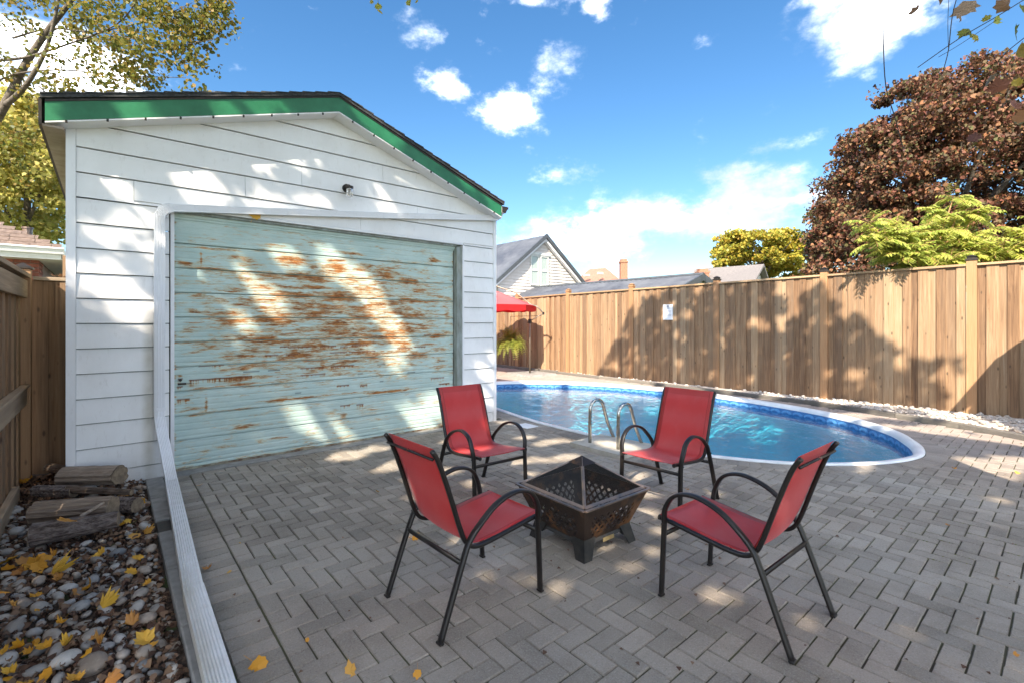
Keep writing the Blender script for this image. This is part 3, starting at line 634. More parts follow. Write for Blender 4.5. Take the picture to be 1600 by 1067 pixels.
# ladder
lad = thing('pool_ladder', 'pair of stainless steel grab rails arching from a concrete pad into the pool', 'ladder', (4.1, -2.27, 0))
pad = MB(); pad.hexa([(3.80, -2.62, -.01), (4.50, -2.66, -.01), (4.42, -1.84, -.01), (3.80, -1.88, -.01), (3.80, -2.62, .05), (4.50, -2.66, .05), (4.42, -1.84, .05), (3.80, -1.88, .05)])
part('concrete_pad', pad, M['padconc'], lad)
for (x, y, hh) in ((3.975, -2.045, .56), (3.985, -2.46, .56)):
    path = [(x, y, .04), (x, y, hh * .55), (x + .005, y, hh * .76)]
    for a in range(1, 10): th = PI * a / 10; path.append((x + .13 - .13 * math.cos(th), y, hh * .78 + .12 * math.sin(th)))
    path += [(x + .34, y, .25), (x + .50, y, -.02), (x + .60, y, -.3), (x + .66, y, -.9)]
    mb = MB(); mb.tube(path, .021, 12, up=(0, 1, 0)); part('grab_rail', mb, M['chrome'], lad, smooth=True)
st = MB(); st.box(4.60, 4.68, -2.44, -2.06, -.5, -.47); part('step', st, M['coping'], lad)

# ================================================================== left edge: concrete strip, gravel bed
kb = thing('concrete_edging', 'dark damp concrete edging strip between gravel bed and pavers under the downspout', 'edging', (-.17, -2, 0))
ys = [-.1, -.78, -1.36, -1.62, -2.3, -3.0, -3.8]
for i, (a, b) in enumerate(zip(ys, ys[1:])):
    mb = MB(); mb.bbox(-.235, -.098, b + .006, a - .006, -.06, .012 + (.0 if i != 2 else -.012), .006)
    part('edging_block', mb, M['conc'] if i != 2 else M['cap_dark'], kb)
bed = MB(); nx, ny = 26, 70
for i in range(nx + 1):
    for j in range(ny + 1):
        x = -1.16 + i * (.925 / nx); y = -4.2 + j * (5.15 / ny); h = -.045 + .02 * math.sin(x * 9 + y * 4) * math.cos(y * 7 - x * 3) + random.uniform(-.008, .008) + max(0, y + .9) * .035
        bed.v.append((x, y, h)); bed.c.append(0)
for i in range(nx):
    for j in range(ny): a = i * (ny + 1) + j; bed.f.append((a, a + ny + 1, a + ny + 2, a + 1))
gb = struct('gravel_bed', bed, M['soil'], smooth=True)
def bed_h(x, y): return -.045 + .02 * math.sin(x * 9 + y * 4) * math.cos(y * 7 - x * 3) + max(0, y + .9) * .035
def pebble(seed):
    bm = bmesh.new(); bmesh.ops.create_icosphere(bm, subdivisions=2, radius=1); r_ = random.Random(seed); k = [Vector((r_.uniform(-1, 1), r_.uniform(-1, 1), r_.uniform(-1, 1))).normalized() for _ in range(6)]; w_ = [r_.uniform(.05, .22) for _ in range(6)]
    sx, sy, sz = r_.uniform(.85, 1.25), r_.uniform(.6, .85), r_.uniform(.42, .62)
    for v in bm.verts:
        d = v.co.normalized(); f = 1 - sum(wi * max(0, d.dot(ki) - .35) for ki, wi in zip(k, w_)) ; v.co = Vector((d.x * sx, d.y * sy, d.z * sz)) * f
    me = bpy.data.meshes.new('river_stone'); bm.to_mesh(me); bm.free(); me.materials.append(M['stone']); me.shade_smooth(); return me
peb = [pebble(i) for i in range(14)]
# packed stones: dart throwing with falling radius
grid = []; placed = []
def ok(x, y, r):
    for (a, b, c) in placed:
        if abs(a - x) < .16 and (a - x) ** 2 + (b - y) ** 2 < (.80 * (r + c)) ** 2: return False
    return True
LOGZ = lambda x, y: -1.02 < x < -.30 and y > -1.62
for r0, tries in ((.062, 60), (.048, 420), (.038, 1300), (.029, 3600), (.021, 5200)):
    for _ in range(tries):
        x = random.uniform(-1.08, -.27); y = random.uniform(-3.75, -.2) 
        if LOGZ(x, y) and random.random() < .9: continue
        r = r0 * random.uniform(.85, 1.15)
        if ok(x, y, r): placed.append((x, y, r))
def scr(x, y, r):
    d = Vector((x, y, 0)) - CAM; dp = d.dot(Dv); return r / dp if dp > .5 and abs(d.dot(Rv)) / dp < 1.12 and 745 * 1.515 / dp < 600 else 0
placed.sort(key=lambda t: -scr(*t))
rest = []; rc = []; base_v = {i: np.array([v.co for v in p.vertices]) for i, p in enumerate(peb)}; base_f = {i: np.array([tuple(f.vertices) for f in p.polygons]) for i, p in enumerate(peb)}
RV, RF, RC = [], [], []; off = 0
for i, (x, y, r) in enumerate(placed):
    k = random.randrange(14); rot = (random.gauss(0, .3), random.gauss(0, .3), random.uniform(0, 6.28)); z = bed_h(x, y) + r * .28 + random.uniform(0, .012)
    if i < 300:
        o = link(bpy.data.objects.new('river_stone', peb[k])); o.parent = gb; o.location = (x, y, z); o.scale = (r,) * 3; o.rotation_euler = rot
    else:
        R_ = np.array(Matrix.Rotation(rot[2], 3, 'Z') @ Matrix.Rotation(rot[0], 3, 'X')); V = base_v[k] @ R_.T * r + np.array([x, y, z]); RV.append(V); RF.append(base_f[k] + off); RC.append(np.full(len(V), random.random())); off += len(V)
o = link(bpy.data.objects.new('small_river_stones', np_mesh('small_river_stones', np.concatenate(RV), np.concatenate(RF), np.concatenate(RC), M['stone']))); o.parent = gb; o['kind'] = 'stuff'; o.data.shade_smooth()
# leaf litter crumbs
n = 5000; P = np.stack([rng.uniform(-1.12, -.25, n), rng.uniform(-3.8, .6, n), np.zeros(n)], 1); P[:, 2] = [bed_h(a, b) + random.uniform(.0, .035) for a, b in P[:, :2]]
o = foliage('leaf_litter', P, .034, M['litter'], gb, up_bias=.6, fold=.5, jitter=.9); o['kind'] = 'stuff'
MAPLE = np.array([[0, .04], [.16, .08], [.40, .06], [.40, .24], [.60, .42], [.44, .52], [.46, .74], [.24, .72], [.0, 1.0], [-.24, .72], [-.46, .74], [-.44, .52], [-.60, .42], [-.40, .24], [-.40, .06], [-.16, .08]])
def maple_leaf(curl, seed, stem=True):
    r_ = random.Random(seed); mb = MB(); sh = [(x * r_.uniform(.85, 1.1), y * r_.uniform(.92, 1.06)) for x, y in MAPLE]
    def hz(x, y): return curl * (x * x * 1.6 + (y - .45) ** 2 * .9) + curl * .5 * math.sin(x * 7 + seed) * .15
    vs = [(x, y - .45, hz(x, y)) for x, y in sh] + [(0, -.08, hz(0, .37))]; n = len(sh); mb.add(vs, [(i, (i + 1) % n, n) for i in range(n)])
    if stem:
        a = len(mb.v); mb.add([(-.012, -.45, hz(0, 0)), (.012, -.45, hz(0, 0)), (.06, -.95, hz(0, 0) + .12), (.04, -.96, hz(0, 0) + .12)], [(0, 1, 2, 3)])
    return mb.mesh('fallen_leaf', M['lf_fall'])
fl_m = [maple_leaf(c, i, i % 3 != 1) for i, c in enumerate((.25, .5, .9, -.2, .4, 1.2, .15, .7))]
def fallen(px, py, s, parent, z=None, k=None, mat=None):
    p = onG(px, py, .02 if z is None else z); k = random.randrange(8) if k is None else k
    o = link(bpy.data.objects.new('fallen_leaf', fl_m[k])); o.parent = parent; zz = (bed_h(p.x, p.y) + .045 if z is None else z)
    o.location = (p.x, p.y, zz); o.scale = (s * random.uniform(.55, 1.05), s * random.uniform(.7, 1.1), s * random.uniform(.6, 1.8)); o.rotation_euler = (random.gauss(0, .4), random.gauss(0, .4), random.uniform(0, 6.28))
for px, py, s in [(50, 880, .10), (35, 872, .09), (12, 870, .10), (70, 872, .09), (145, 862, .085), (158, 860, .07), (205, 888, .07), (140, 908, .10), (118, 918, .06), (205, 965, .06), (225, 990, .08), (28, 1000, .05), (105, 1000, .05), (150, 995, .06), (178, 1048, .06), (55, 990, .05), (15, 1045, .07), (115, 1058, .07), (210, 832, .08), (228, 830, .06), (200, 805, .06), (222, 785, .05), (55, 928, .05), (5, 918, .06), (35, 1062, .06), (165, 945, .07), (95, 965, .05), (230, 905, .05), (240, 1000, .04), (190, 815, .06), (30, 755, .08), (48, 750, .08), (5, 1012, .06), (70, 1005, .06)]:
    fallen(px, py, s * 1.15, gb)
for _ in range(12): fallen(random.uniform(5, 240), random.uniform(860, 1060), random.uniform(.035, .07), gb)
for px, py, s in [(60, 885, .12), (85, 890, .10), (30, 890, .10), (15, 885, .10), (180, 775, .06), (200, 770, .05), (60, 752, .07), (215, 870, .07), (225, 880, .06)]: fallen(px, py, s, gb)
for px, py, s in [(312, 758, .055), (325, 888, .05), (404, 1040, .085), (547, 1045, .075), (650, 838, .075), (590, 766, .045), (358, 892, .035), (480, 999, .03), (375, 848, .025), (652, 1052, .04), (1075, 765, .05), (1585, 1022, .03), (1490, 732, .05), (1590, 737, .05), (1078, 830, .03), (1480, 820, .03)]:
    fallen(px, py, s, patio, z=.012)
P = np.stack([rng.uniform(0, 8.4, 420), rng.uniform(-5.8, -.1, 420), rng.uniform(.002, .007, 420)], 1); P = P[[not inside(x, y, PO) for x, y in P[:, :2]]]
o = foliage('leaf_crumbs', P, .017, M['litter'], patio, up_bias=.85, fold=.4, jitter=1.4); o['kind'] = 'stuff'
# moss tufts caught in the joints on the right of the patio
js = [b for d_, b in keep if 2.2 < b[0] < 7.2 and -5.6 < b[2] < -2.2 and vn_hash(b) < .22] if 0 else [b for i, (d_, b) in enumerate(keep) if 2.0 < b[0] < 7.5 and b[2] < -2.6 and math.sin(b[0] * 2.1 + b[2] * 1.3) > .35 and i % 3 == 0]
Q = []
for b in js:
    for _ in range(16): Q.append((b[0] + random.gauss(0, .0016), random.uniform(b[2], b[3]), -.004 + random.uniform(-.003, .003)))
if Q: o = foliage('joint_moss', np.array(Q), .011, leaf_mat('moss', [(.12, .15, .03), (.2, .2, .05), (.08, .11, .02)], .1, .9), patio, up_bias=.7); o['kind'] = 'stuff'
# ================================================================== firewood
def log(name, label, a, b, r, mat, split=None, r2=None, cat='log', seed=0):
    a = Vector(a); b = Vector(b); r_ = random.Random(seed); c = (a + b) / 2; t = thing(name, label, cat, tuple(Vector((c.x, c.y, 0))), 'firewood stacked in the gravel corner')
    mb = MB(); seg = 14; path = [a.lerp(b, i / 8) for i in range(9)]; ax = (b - a).normalized()
    if split: prof = [(r * x, r * y) for x, y in split]
    else: prof = [(r * r_.uniform(.9, 1.08) * math.cos(2 * PI * i / seg), r * r_.uniform(.9, 1.08) * math.sin(2 * PI * i / seg)) for i in range(seg)]
    if split: prof = [tuple(Vector(prof[i]).lerp(Vector(prof[(i + 1) % len(prof)]), j / 3)) for i in range(len(prof)) for j in range(3)]
    else: prof = [tuple(Vector(prof[i]).lerp(Vector(prof[(i + 1) % len(prof)]), j / 2) * (1 + .03 * j)) for i in range(len(prof)) for j in range(2)]
    prof = [(x * q_, y * q_) for x, y in prof for q_ in (r_.uniform(.87, 1.06),)]
    mb.sweep(path, prof, cap=False, scale=[(1 + ((r2 or r) / r - 1) * i / 8) * (1 + r_.uniform(-.04, .04)) for i in range(9)])
    mb.v = [tuple(Vector(v) + Vector((r_.gauss(0, 1), r_.gauss(0, 1), r_.gauss(0, 1))) * r * .010) for v in mb.v]; part('bark' if not split else 'split_wood', mb, mat, t, smooth=False)
    for p, d, s_ in ((a, -1, 1), (b, 1, (r2 or r) / r)):
        e = MB(); e.sweep([p, p + ax * d * .003], [(x * s_ * .98, y * s_ * .98) for x, y in prof]); part('cut_end', e, M['logend'], t)
    return t
SPL = [(-.9, -.6), (-.3, -.9), (.45, -.85), (.95, -.35), (.92, .25), (.5, .72), (-.1, .88), (-.68, .62), (-.98, .1)]
HALF = [(-1, -.5), (.0, -.62), (1, -.45), (.95, .05), (.6, .45), (0, .62), (-.6, .48), (-.95, .1)]
log('firewood_log', 'split grey firewood log lying across the middle of the pile under a yellow leaf', (-.925, -.84, .095), (-.48, -1.11, .11), .088, M['splitwood'], SPL, seed=1)
log('firewood_log', 'round bark covered log nearest the viewer at the front of the pile', (-.905, -1.26, .06), (-.45, -1.35, .08), .074, M['bark'], seed=2, r2=.055)
log('firewood_log', 'split brown log on top at the back of the pile by the siding', (-.80, -.16, .17), (-.43, -.48, .185), .095, M['splitwood'], SPL, seed=3)
log('firewood_branch', 'pale smooth branch laid over the logs, thin end toward the downspout', (-.76, -.50, .14), (-.36, -.84, .115), .033, M['splitwood'], None, .024, seed=4)
log('firewood_log', 'short knotty log with a pale sawn end at the left of the pile', (-.97, -.26, .11), (-.72, -.52, .115), .045, M['bark'], None, .05, seed=5)
log('firewood_log', 'dark half buried log under the pile beside the grey split log', (-.62, -.66, .03), (-.33, -.98, .04), .06, M['bark'], seed=6)
log('firewood_log', 'brown split piece leaning at the far back corner of the pile by the fence panel', (-.93, .45, .14), (-.70, -.02, .15), .055, M['splitwood'], HALF, seed=7)
log('firewood_log', 'thin stick propped on the front log of the pile', (-.66, -1.23, .115), (-.53, -1.16, .165), .012, M['splitwood'], None, .010, seed=8)
p = onG(103, 820, .14); o = link(bpy.data.objects.new('fallen_leaf', maple_leaf(.3, 33))); o['label'] = 'large yellow leaf lying on the split log in the firewood pile'; o['category'] = 'leaf'; o.location = (p.x, p.y, .165); o.scale = (.12,) * 3; o.rotation_euler = (.35, -.1, 2.2)
o = link(bpy.data.objects.new('river_stone', peb[3])); o.parent = gb; o.location = (-1.0, -1.05, .05); o.scale = (.05,) * 3; o['label'] = 'rusty brown round stone beside the front log'

# ================================================================== garage
GY = -.08
gar = thing('garage', 'white sided garage with green trimmed gable and rusty pale aqua door', 'garage', (1.63, 0, 0))
XL, XR = -.793, 4.058
apx, apz = 1.557, 3.97
def under(x): return apz - (apx - x) * .312 if x < apx else apz - (x - apx) * .352       # underside of the fascia
shell = MB(); 
shell.prism([(XL + .02, -.05), (-.1, -.05), (-.1, 2.62), (3.44, 2.62), (3.44, -.05), (XR - .02, -.05), (XR - .02, under(XR) - .02), (apx, apz - .02), (XL + .02, under(XL) - .02)], GY + .03, .0, 'y')
shell.box(XL + .02, XL + .05, .005, 6.4, -.05, 3.15); shell.box(XR - .05, XR - .02, .005, 6.4, -.05, 3.05); shell.box(XL + .02, XR - .02, 6.4, 6.45, -.05, 3.0)
part('wall', shell, M['doorframe'], gar)
def clipx(z):   # x range of the gable at height z
    return max(XL, apx - (apz - z) / .312), min(XR, apx + (apz - z) / .352)
pitch = .2265; zb = -.0825
k = 0
def board(xa, xb, z0, z1, name='siding_board'):
    """lap board with its lower edge 12 mm proud; its ends follow the roof slope"""
    def lim(x, z, side):
        l, r = clipx(z); return max(x, l) if side < 0 else min(x, r)
    zt = lambda x: under(x) + .0
    top = []; bot = []
    n_ = 14; xs = sorted(set([xa, xb] + [xa + (xb - xa) * i / n_ for i in range(n_ + 1)] + ([apx] if xa < apx < xb else [])))
    pts_ = [(x, min(z1, zt(x))) for x in xs if zt(x) > z0 + .002]
    for zq in (z0, z1):
        for xq in clipx(zq):
            if xa < xq < xb and abs(zt(xq) - zq) < .004: pts_.append((xq, zq))
    pts_ = sorted(set(pts_))
    if len(pts_) < 2 or pts_[-1][0] - pts_[0][0] < .02: return
    mb = MB(); yo = GY - .018; yi = GY - .003; yq = lambda z_: yo + (yi - yo) * (z_ - z0) / (z1 - z0); n_ = len(pts_)
    vs = [(x, yo, z0) for x, _ in pts_] + [(x, yq(z_), z_) for x, z_ in pts_] + [(x, GY + .012, z0) for x, _ in pts_] + [(x, GY + .012, z_) for x, z_ in pts_]
    fs = []
    for i in range(n_ - 1): fs += [(i, i + 1, n_ + i + 1, n_ + i), (i + 1, i, 2 * n_ + i, 2 * n_ + i + 1), (n_ + i, n_ + i + 1, 3 * n_ + i + 1, 3 * n_ + i)]
    fs += [(0, n_, 3 * n_, 2 * n_), (n_ - 1, 3 * n_ - 1, 4 * n_ - 1, 2 * n_ - 1)]
    mb.add(vs, fs)
    part(name, mb, M['siding'], gar)
z = zb; row = 0
while z < apz - .02:
    z0, z1 = z, z + pitch - .0095
    joints = {13: [.62, 2.7], 12: [-.32, 1.9], 14: [1.2], 15: [2.2], 11: [.15, 3.0]}.get(row, [])
    if z0 < 2.56:
        top = z1
        segs = [(XL + .068, -.048), (3.437 + .03, XR - .055)]
        if z1 > 2.66: segs = [(XL + .068, XR - .055)]; z0s = 2.66
    else: segs = [(XL + .068, XR - .055)]
    for xa, xb in segs:
        cuts = [xa] + [j for j in joints if xa < j < xb] + [xb]
        for a, b in zip(cuts, cuts[1:]):
            za = z0
            if z0 < 2.66 and a < 3.3 and b > .1 and z1 > 2.66: za = 2.665
            board(a + (.0015 if a != xa else 0), b - (.0015 if b != xb else 0), za, z1)
    if z0 < 2.66 < z1: 
        board(XL + .068, -.048, z0, 2.662); board(3.467, XR - .055, z0, 2.662)
    z += pitch; row += 1
tr = MB(); tr.bbox(XL, XL + .066, GY - .022, GY + .02, -.03, under(XL) + .0, .004); part('corner_trim', tr, M['trim'], gar)
tr = MB(); tr.bbox(XR - .053, XR + .004, GY - .022, GY + .03, -.03, under(XR) - .0, .004); part('corner_trim', tr, M['trim'], gar)
sw = MB()   # side wall facing the pool: lap rows
for i in range(15):
    z0 = zb + i * pitch; sw.add([(XR - .002, GY + .032, z0), (XR - .002, 6.45, z0), (XR - .016, 6.45, z0 + pitch), (XR - .016, GY + .032, z0 + pitch), (XR - .02, GY + .032, z0), (XR - .02, 6.45, z0)], [(0, 1, 2, 3), (0, 4, 5, 1)])
part('side_siding', sw, M['siding'], gar, stuff=True)
# door surround
for nm_, bx, mt in (('door_trim', (-.046, -.036, GY + .01, .02, -.02, 2.60), 'cap_dark'), ('door_trim', (-.035, -.004, GY - .005, .02, -.02, 2.60), 'trim'), ('door_trim', (-.036, 3.45, GY - .02, .0, 2.632, 2.664), 'trim'),  # first strip only darkens the gap beside the trim, standing in for shade
                    ('door_jamb', (3.345, 3.435, GY - .01, .03, -.02, 2.60), 'doorframe'), ('door_trim', (3.437, 3.465, GY - .02, .0, -.02, 2.63), 'trim'), ('door_header', (-.004, 3.345, GY + .012, .02, 2.602, 2.63), 'doorframe')):
    mb = MB(); mb.bbox(*bx, .002); part(nm_, mb, M[mt], gar)
# stepped stop bead at the head of the door
st = MB(); st.box(-.004, 3.345, -.035, .0, 2.575, 2.602); st.box(-.004, 3.345, -.018, .0, 2.55, 2.575); part('door_header', st, M['door'], gar)
BLOT= [(0.87, 2.22, 0.49, 0.134), (1.25, 2.16, 0.19, 0.086), (1.48, 2.18, 0.36, 0.178), (1.69, 2.08, 0.2, 0.108), (2.07, 2.16, 0.44, 0.228), (2.36, 2.07, 0.48, 0.118), (0.51, 1.97, 0.28, 0.111), (0.36, 2.06, 0.22, 0.078), (1.27, 1.92, 0.28, 0.121), (1.3, 1.68, 0.47, 0.123), (1.22, 1.71, 0.19, 0.103), (0.32, 1.51, 0.4, 0.125), (0.11, 1.55, 0.6, 0.037), (2.03, 1.79, 0.93, 0.062), (2.27, 1.6, 0.67, 0.177), (1.28, 1.46, 0.58, 0.212), (2.19, 1.37, 0.34, 0.173), (3.17, 1.61, 0.11, 0.25), (1.48, 2.26, 0.29, 0.071), (1.59, 2.37, 0.41, 0.051), (2.9, 2.38, 0.21, 0.082), (0.54, 0.37, 0.21, 0.063), (0.09, 1.63, 0.14, 0.075), (0.03, 2.1, 0.13, 0.059), (0.22, 2.17, 0.02, 0.181), (2.88, 1.31, 0.26, 0.082), (2.36, 1.42, 0.39, 0.156), (1.05, 1.16, 0.17, 0.168), (1.42, 1.02, 0.09, 0.105), (0.99, 1.13, 0.48, 0.054), (1.25, 1.11, 0.85, 0.057), (2.32, 1.06, 0.56, 0.078), (0.07, 0.83, 0.42, 0.03), (0.28, 0.84, 0.77, 0.025), (0.83, 0.63, 1.1, 0.028), (2.03, 0.6, 0.68, 0.031), (0.06, 0.56, 0.21, 0.036), (0.28, 0.57, 0.5, 0.025), (1.68, 0.36, 0.09, 0.057), (0.03, 0.97, 0.04, 0.029), (0.88, 1.33, 0.06, 0.197), (1.72, 1.81, 0.57, 0.044), (2.98, 2.07, 0.22, 0.041), (0.75, 1.54, 1.57, 0.028), (0.86, 2.05, 0.64, 0.027), (0.12, 2.07, 0.58, 0.031), (0.09, 2.28, 0.53, 0.031), (0.26, 0.67, 0.03, 0.182), (1.27, 0.94, 0.28, 0.069)]
LINES= [(1.08, 1.33, 1.22), (1.44, 1.63, 1.22), (1.68, 1.77, 1.21), (1.82, 2.03, 1.22), (0.83, 0.97, 1.14), (1.55, 1.76, 1.14), (1.79, 2.14, 1.14), (1.21, 1.48, 0.97), (1.56, 1.86, 0.97), (1.21, 1.5, 0.89), (0.12, 0.7, 0.92), (0.02, 0.13, 0.73), (0.21, 0.44, 1.06), (2.96, 3.18, 0.72), (3.09, 3.27, 0.63), (1.68, 1.81, 0.48), (1.88, 1.98, 0.47), (1.64, 1.79, 0.73), (1.93, 2.03, 0.71), (2.44, 2.67, 1.16), (2.69, 2.88, 1.17), (0.99, 1.08, 1.23), (1.05, 1.19, 1.14), (2.21, 2.29, 1.32), (2.84, 2.96, 1.33), (0.03, 0.07, 0.94), (0.02, 0.07, 0.86)]
DARK = [(0.62, 0.78, 0.97), (0.86, 0.99, 0.97), (2.16, 2.27, 0.96), (3.09, 3.2, 0.96), (0.03, .15, .89), (.9, 1.0, .82), (2.6, 2.72, .83), (1.15, 1.22, .69), (1.9, 1.97, .86), (2.2, 2.25, .74)]
def rust(X, Z):
    R = np.zeros_like(X); G = np.zeros_like(X); B = np.zeros_like(X)
    for x, z, w_, h in BLOT:
        cx = x + w_ / 2; R = np.maximum(R, .52 * np.exp(-(np.abs((X - cx) / (w_ * .62)) ** 2 + np.abs((Z - z) / (h * .62)) ** 2)))
    R = np.maximum(R, .40 * np.exp(-((X - 1.75) / 1.8) ** 4 - ((Z - 1.55) / .84) ** 4))
    R = np.maximum(R, .13)
    # rust creeping along panel seams
    for i in range(10):
        sz = .068 + .2491 * i; a = .30 if i > 2 else .2; R = np.maximum(R, a * np.exp(-((Z - sz + .012) / .014) ** 2) * (.55 + .45 * np.sin(X * 5.3 + i * 2.1) * np.sin(X * 2.2 + i)) * 1.3)
    for x0, x1, z in LINES:
        m = (X > x0) & (X < x1); G = np.maximum(G, m * np.exp(-((Z - z) / .007) ** 2)); d = z - Z
        drip = m * (d > 0) * np.exp(-d / .045) * (.35 + .35 * (np.sin(X * 210) * np.sin(X * 83) > .15)); R = np.maximum(R, drip * .95)
    for x0, x1, z in DARK: B = np.maximum(B, ((X > x0) & (X < x1)) * np.exp(-((Z - z) / .006) ** 2) * .9)
    e = np.minimum(X, 3.337 - X); R = np.maximum(R, .34 * np.exp(-(e / .03) ** 2) * (np.sin(Z * 31) * np.sin(Z * 12.7) > .1))
    R = np.maximum(R, .2 * (Z < .1)); return np.stack([R, G, B], -1)
door = link(bpy.data.objects.new('garage_door', MB().box(-.002, 3.337, .03, .05, .01, 2.6).mesh('garage_door', M['door'], (1.63, 0, 0)))); door.parent = gar; door.location = (0, 0, 0)
door['label'] = 'pale aqua garage door streaked and blotched with rust'
sx_ = np.arange(0, 3.3375, .0085)
for i in range(-1, 10):
    za, zc = .068 + .2491 * i, .068 + .2491 * (i + 1)
    if i == -1: za = .03
    zs = np.linspace(za + .005, min(zc, 2.558) - .004, 30 if i >= 0 else 5); X, Z = np.meshgrid(sx_, zs)
    t = (Z - zs[0]) / .2491; Y = np.where(t > .95, .010, 0) - .006 + .0042 * (np.abs((t * 4) % 1 - .5) < .07) + .002 * np.sin(X * 1.9 + i)
    V = np.stack([X, Y, Z], -1).reshape(-1, 3); nr, nc = X.shape; idx = np.arange(nr * nc).reshape(nr, nc)
    F = np.stack([idx[:-1, :-1], idx[:-1, 1:], idx[1:, 1:], idx[1:, :-1]], -1).reshape(-1, 4)
    o = link(bpy.data.objects.new('door_panel', np_mesh('door_panel', V, F, rust(X, Z).reshape(-1, 3), M['door'], (1.63, 0, 0)))); o.parent = door
mb = MB(); mb.box(0, 3.337, -.012, .02, .012, .032); part('bottom_rail', mb, M['rustbar'], door)
mb = MB(); mb.box(.03, .10, -.022, -.003, .88, .90); mb.tube([(.05, -.003, .93), (.05, -.03, .93)], .014, 8); part('latch', mb, M['cap_dark'], door)
mb = MB(); mb.box(-.09, 3.44, -.17, .03, -.03, .010); part('threshold', mb, M['conc'], gar)
# roof, fascia, soffit
RY0, RY1 = -.30, 6.6
ltop, rtop = (-.94, 3.405), (4.045, 3.302)
roof = MB()
def slab(p, q, y0, y1, th):
    roof.hexa([(p[0], y0, p[1] - th), (q[0], y0, q[1] - th), (q[0], y1, q[1] - th), (p[0], y1, p[1] - th), (p[0], y0, p[1]), (q[0], y0, q[1]), (q[0], y1, q[1]), (p[0], y1, p[1])])
slab(ltop, (apx, 4.185), RY0 - .02, RY1, .03); slab((apx, 4.185), rtop, RY0 - .02, RY1, .03)
rf = part('roof', roof, M['shingle'], gar)
sh = MB()   # shingle courses reading as a stepped edge
for (p, q, nn) in ((ltop, (apx, 4.185), 18), ((apx, 4.185), rtop, 18)):
    for i in range(nn):
        a = Vector((p[0], 0, p[1])).lerp(Vector((q[0], 0, q[1])), i / nn); b = Vector((p[0], 0, p[1])).lerp(Vector((q[0], 0, q[1])), (i + 1) / nn)
        h1, h2 = (.016, .004) if p[0] < 0 else (.004, .016)
        for j in range(20):
            y0 = RY0 - .03 + j * .345 + random.uniform(-.004, .004); d = random.uniform(0, .006)
            sh.hexa([(a.x, y0, a.z + .001), (b.x, y0, b.z + .001), (b.x, y0 + .34, b.z + .001), (a.x, y0 + .34, a.z + .001), (a.x, y0, a.z + h1 + d), (b.x, y0, b.z + h2 + d), (b.x, y0 + .34, b.z + h2 + d), (a.x, y0 + .34, a.z + h1 + d)])
part('shingles', sh, M['shingle'], rf, stuff=True)
for p, q in ((ltop, (apx, 4.185)), ((apx, 4.185), rtop)):
    mb = MB(); dz0, dz1 = -.033, -.21
    x0, z0_ = p; x1, z1_ = q; x1b = x1 - (.04 if q == rtop else 0); x0b = x0 + (.03 if p == ltop else 0)
    mb.add([(x0b, RY0, z0_ + dz1), (x1b - (.0), RY0, z1_ + dz1), (x1b, RY0, z1_ + dz0), (x0b, RY0, z0_ + dz0), (x0b, RY0 + .03, z0_ + dz1), (x1b, RY0 + .03, z1_ + dz1), (x1b, RY0 + .03, z1_ + dz0), (x0b, RY0 + .03, z0_ + dz0)],
           [(0, 1, 2, 3), (5, 4, 7, 6), (4, 5, 1, 0), (3, 2, 6, 7), (4, 0, 3, 7), (1, 5, 6, 2)])
    part('fascia', mb, M['green'], gar)
    mb = MB(); mb.hexa([(x0b, RY0 + .0, z0_ - .225), (x1b, RY0 + .0, z1_ - .225), (x1b, GY - .003, z1_ - .225), (x0b, GY - .003, z0_ - .225), (x0b, RY0 + .0, z0_ - .213), (x1b, RY0, z1_ - .213), (x1b, GY - .003, z1_ - .213), (x0b, GY - .003, z0_ - .213)])
    part('gable_soffit', mb, M['trim'], gar)
    mb = MB(); mb.hexa([(x0b, RY0 - .006, z0_ - .050), (x1b, RY0 - .006, z1_ - .05), (x1b, RY0 - .001, z1_ - .05), (x0b, RY0 - .001, z0_ - .05), (x0b, RY0 - .006, z0_ - .031), (x1b, RY0 - .006, z1_ - .031), (x1b, RY0 - .001, z1_ - .031), (x0b, RY0 - .001, z0_ - .031)])
    part('drip_edge', mb, M['cap_dark'], gar)
    for i in range(9):      # row of little light clips below the fascia
        t = (i + .6) / 9.3; x = x0 + (x1 - x0) * t; z = z0_ + (z1_ - z0_) * t; mb = MB(); mb.bbox(x - .008, x + .008, RY0 - .012, RY0 + .004, z - .245, z - .222, .002); part('light_clip', mb, M['cap_dark'], gar)
mb = MB(); mb.box(-.93, XL - .002, RY0 + .032, RY1, 3.16, 3.18); part('eave_soffit', mb, M['soffit'], gar)
mb = MB(); mb.box(-.95, -.93, RY0 + .002, RY1, 3.16, 3.385); part('eave_fascia', mb, M['cap_dark'], gar)
for j in range(11): 
    mb = MB(); y = -.1 + j * .6; mb.box(-.928, XL - .003, y, y + .04, 3.182, 3.22); part('rafter_tail', mb, M['soffit'], gar)
# k-style gutter on the pool side
gt = MB(); gp = [(0, 0), (.075, 0), (.10, .05), (.125, .065), (.125, .10), (.118, .10), (.118, .07), (.09, .055), (.068, .008), (.008, .008), (.008, .10), (0, .10)]
gt.prism([(4.01 + x, 3.155 + y) for x, y in gp], RY0 - .0, RY1, 'y'); part('gutter', gt, M['spout'], gar)
gt = MB(); gt.prism([(4.012, 3.157), (4.083, 3.157), (4.109, 3.205), (4.133, 3.22), (4.133, 3.25), (4.012, 3.25)], RY0 - .006, RY0 - .0005, 'y'); part('gutter_end_cap', gt, M['cap_dark'], gar)
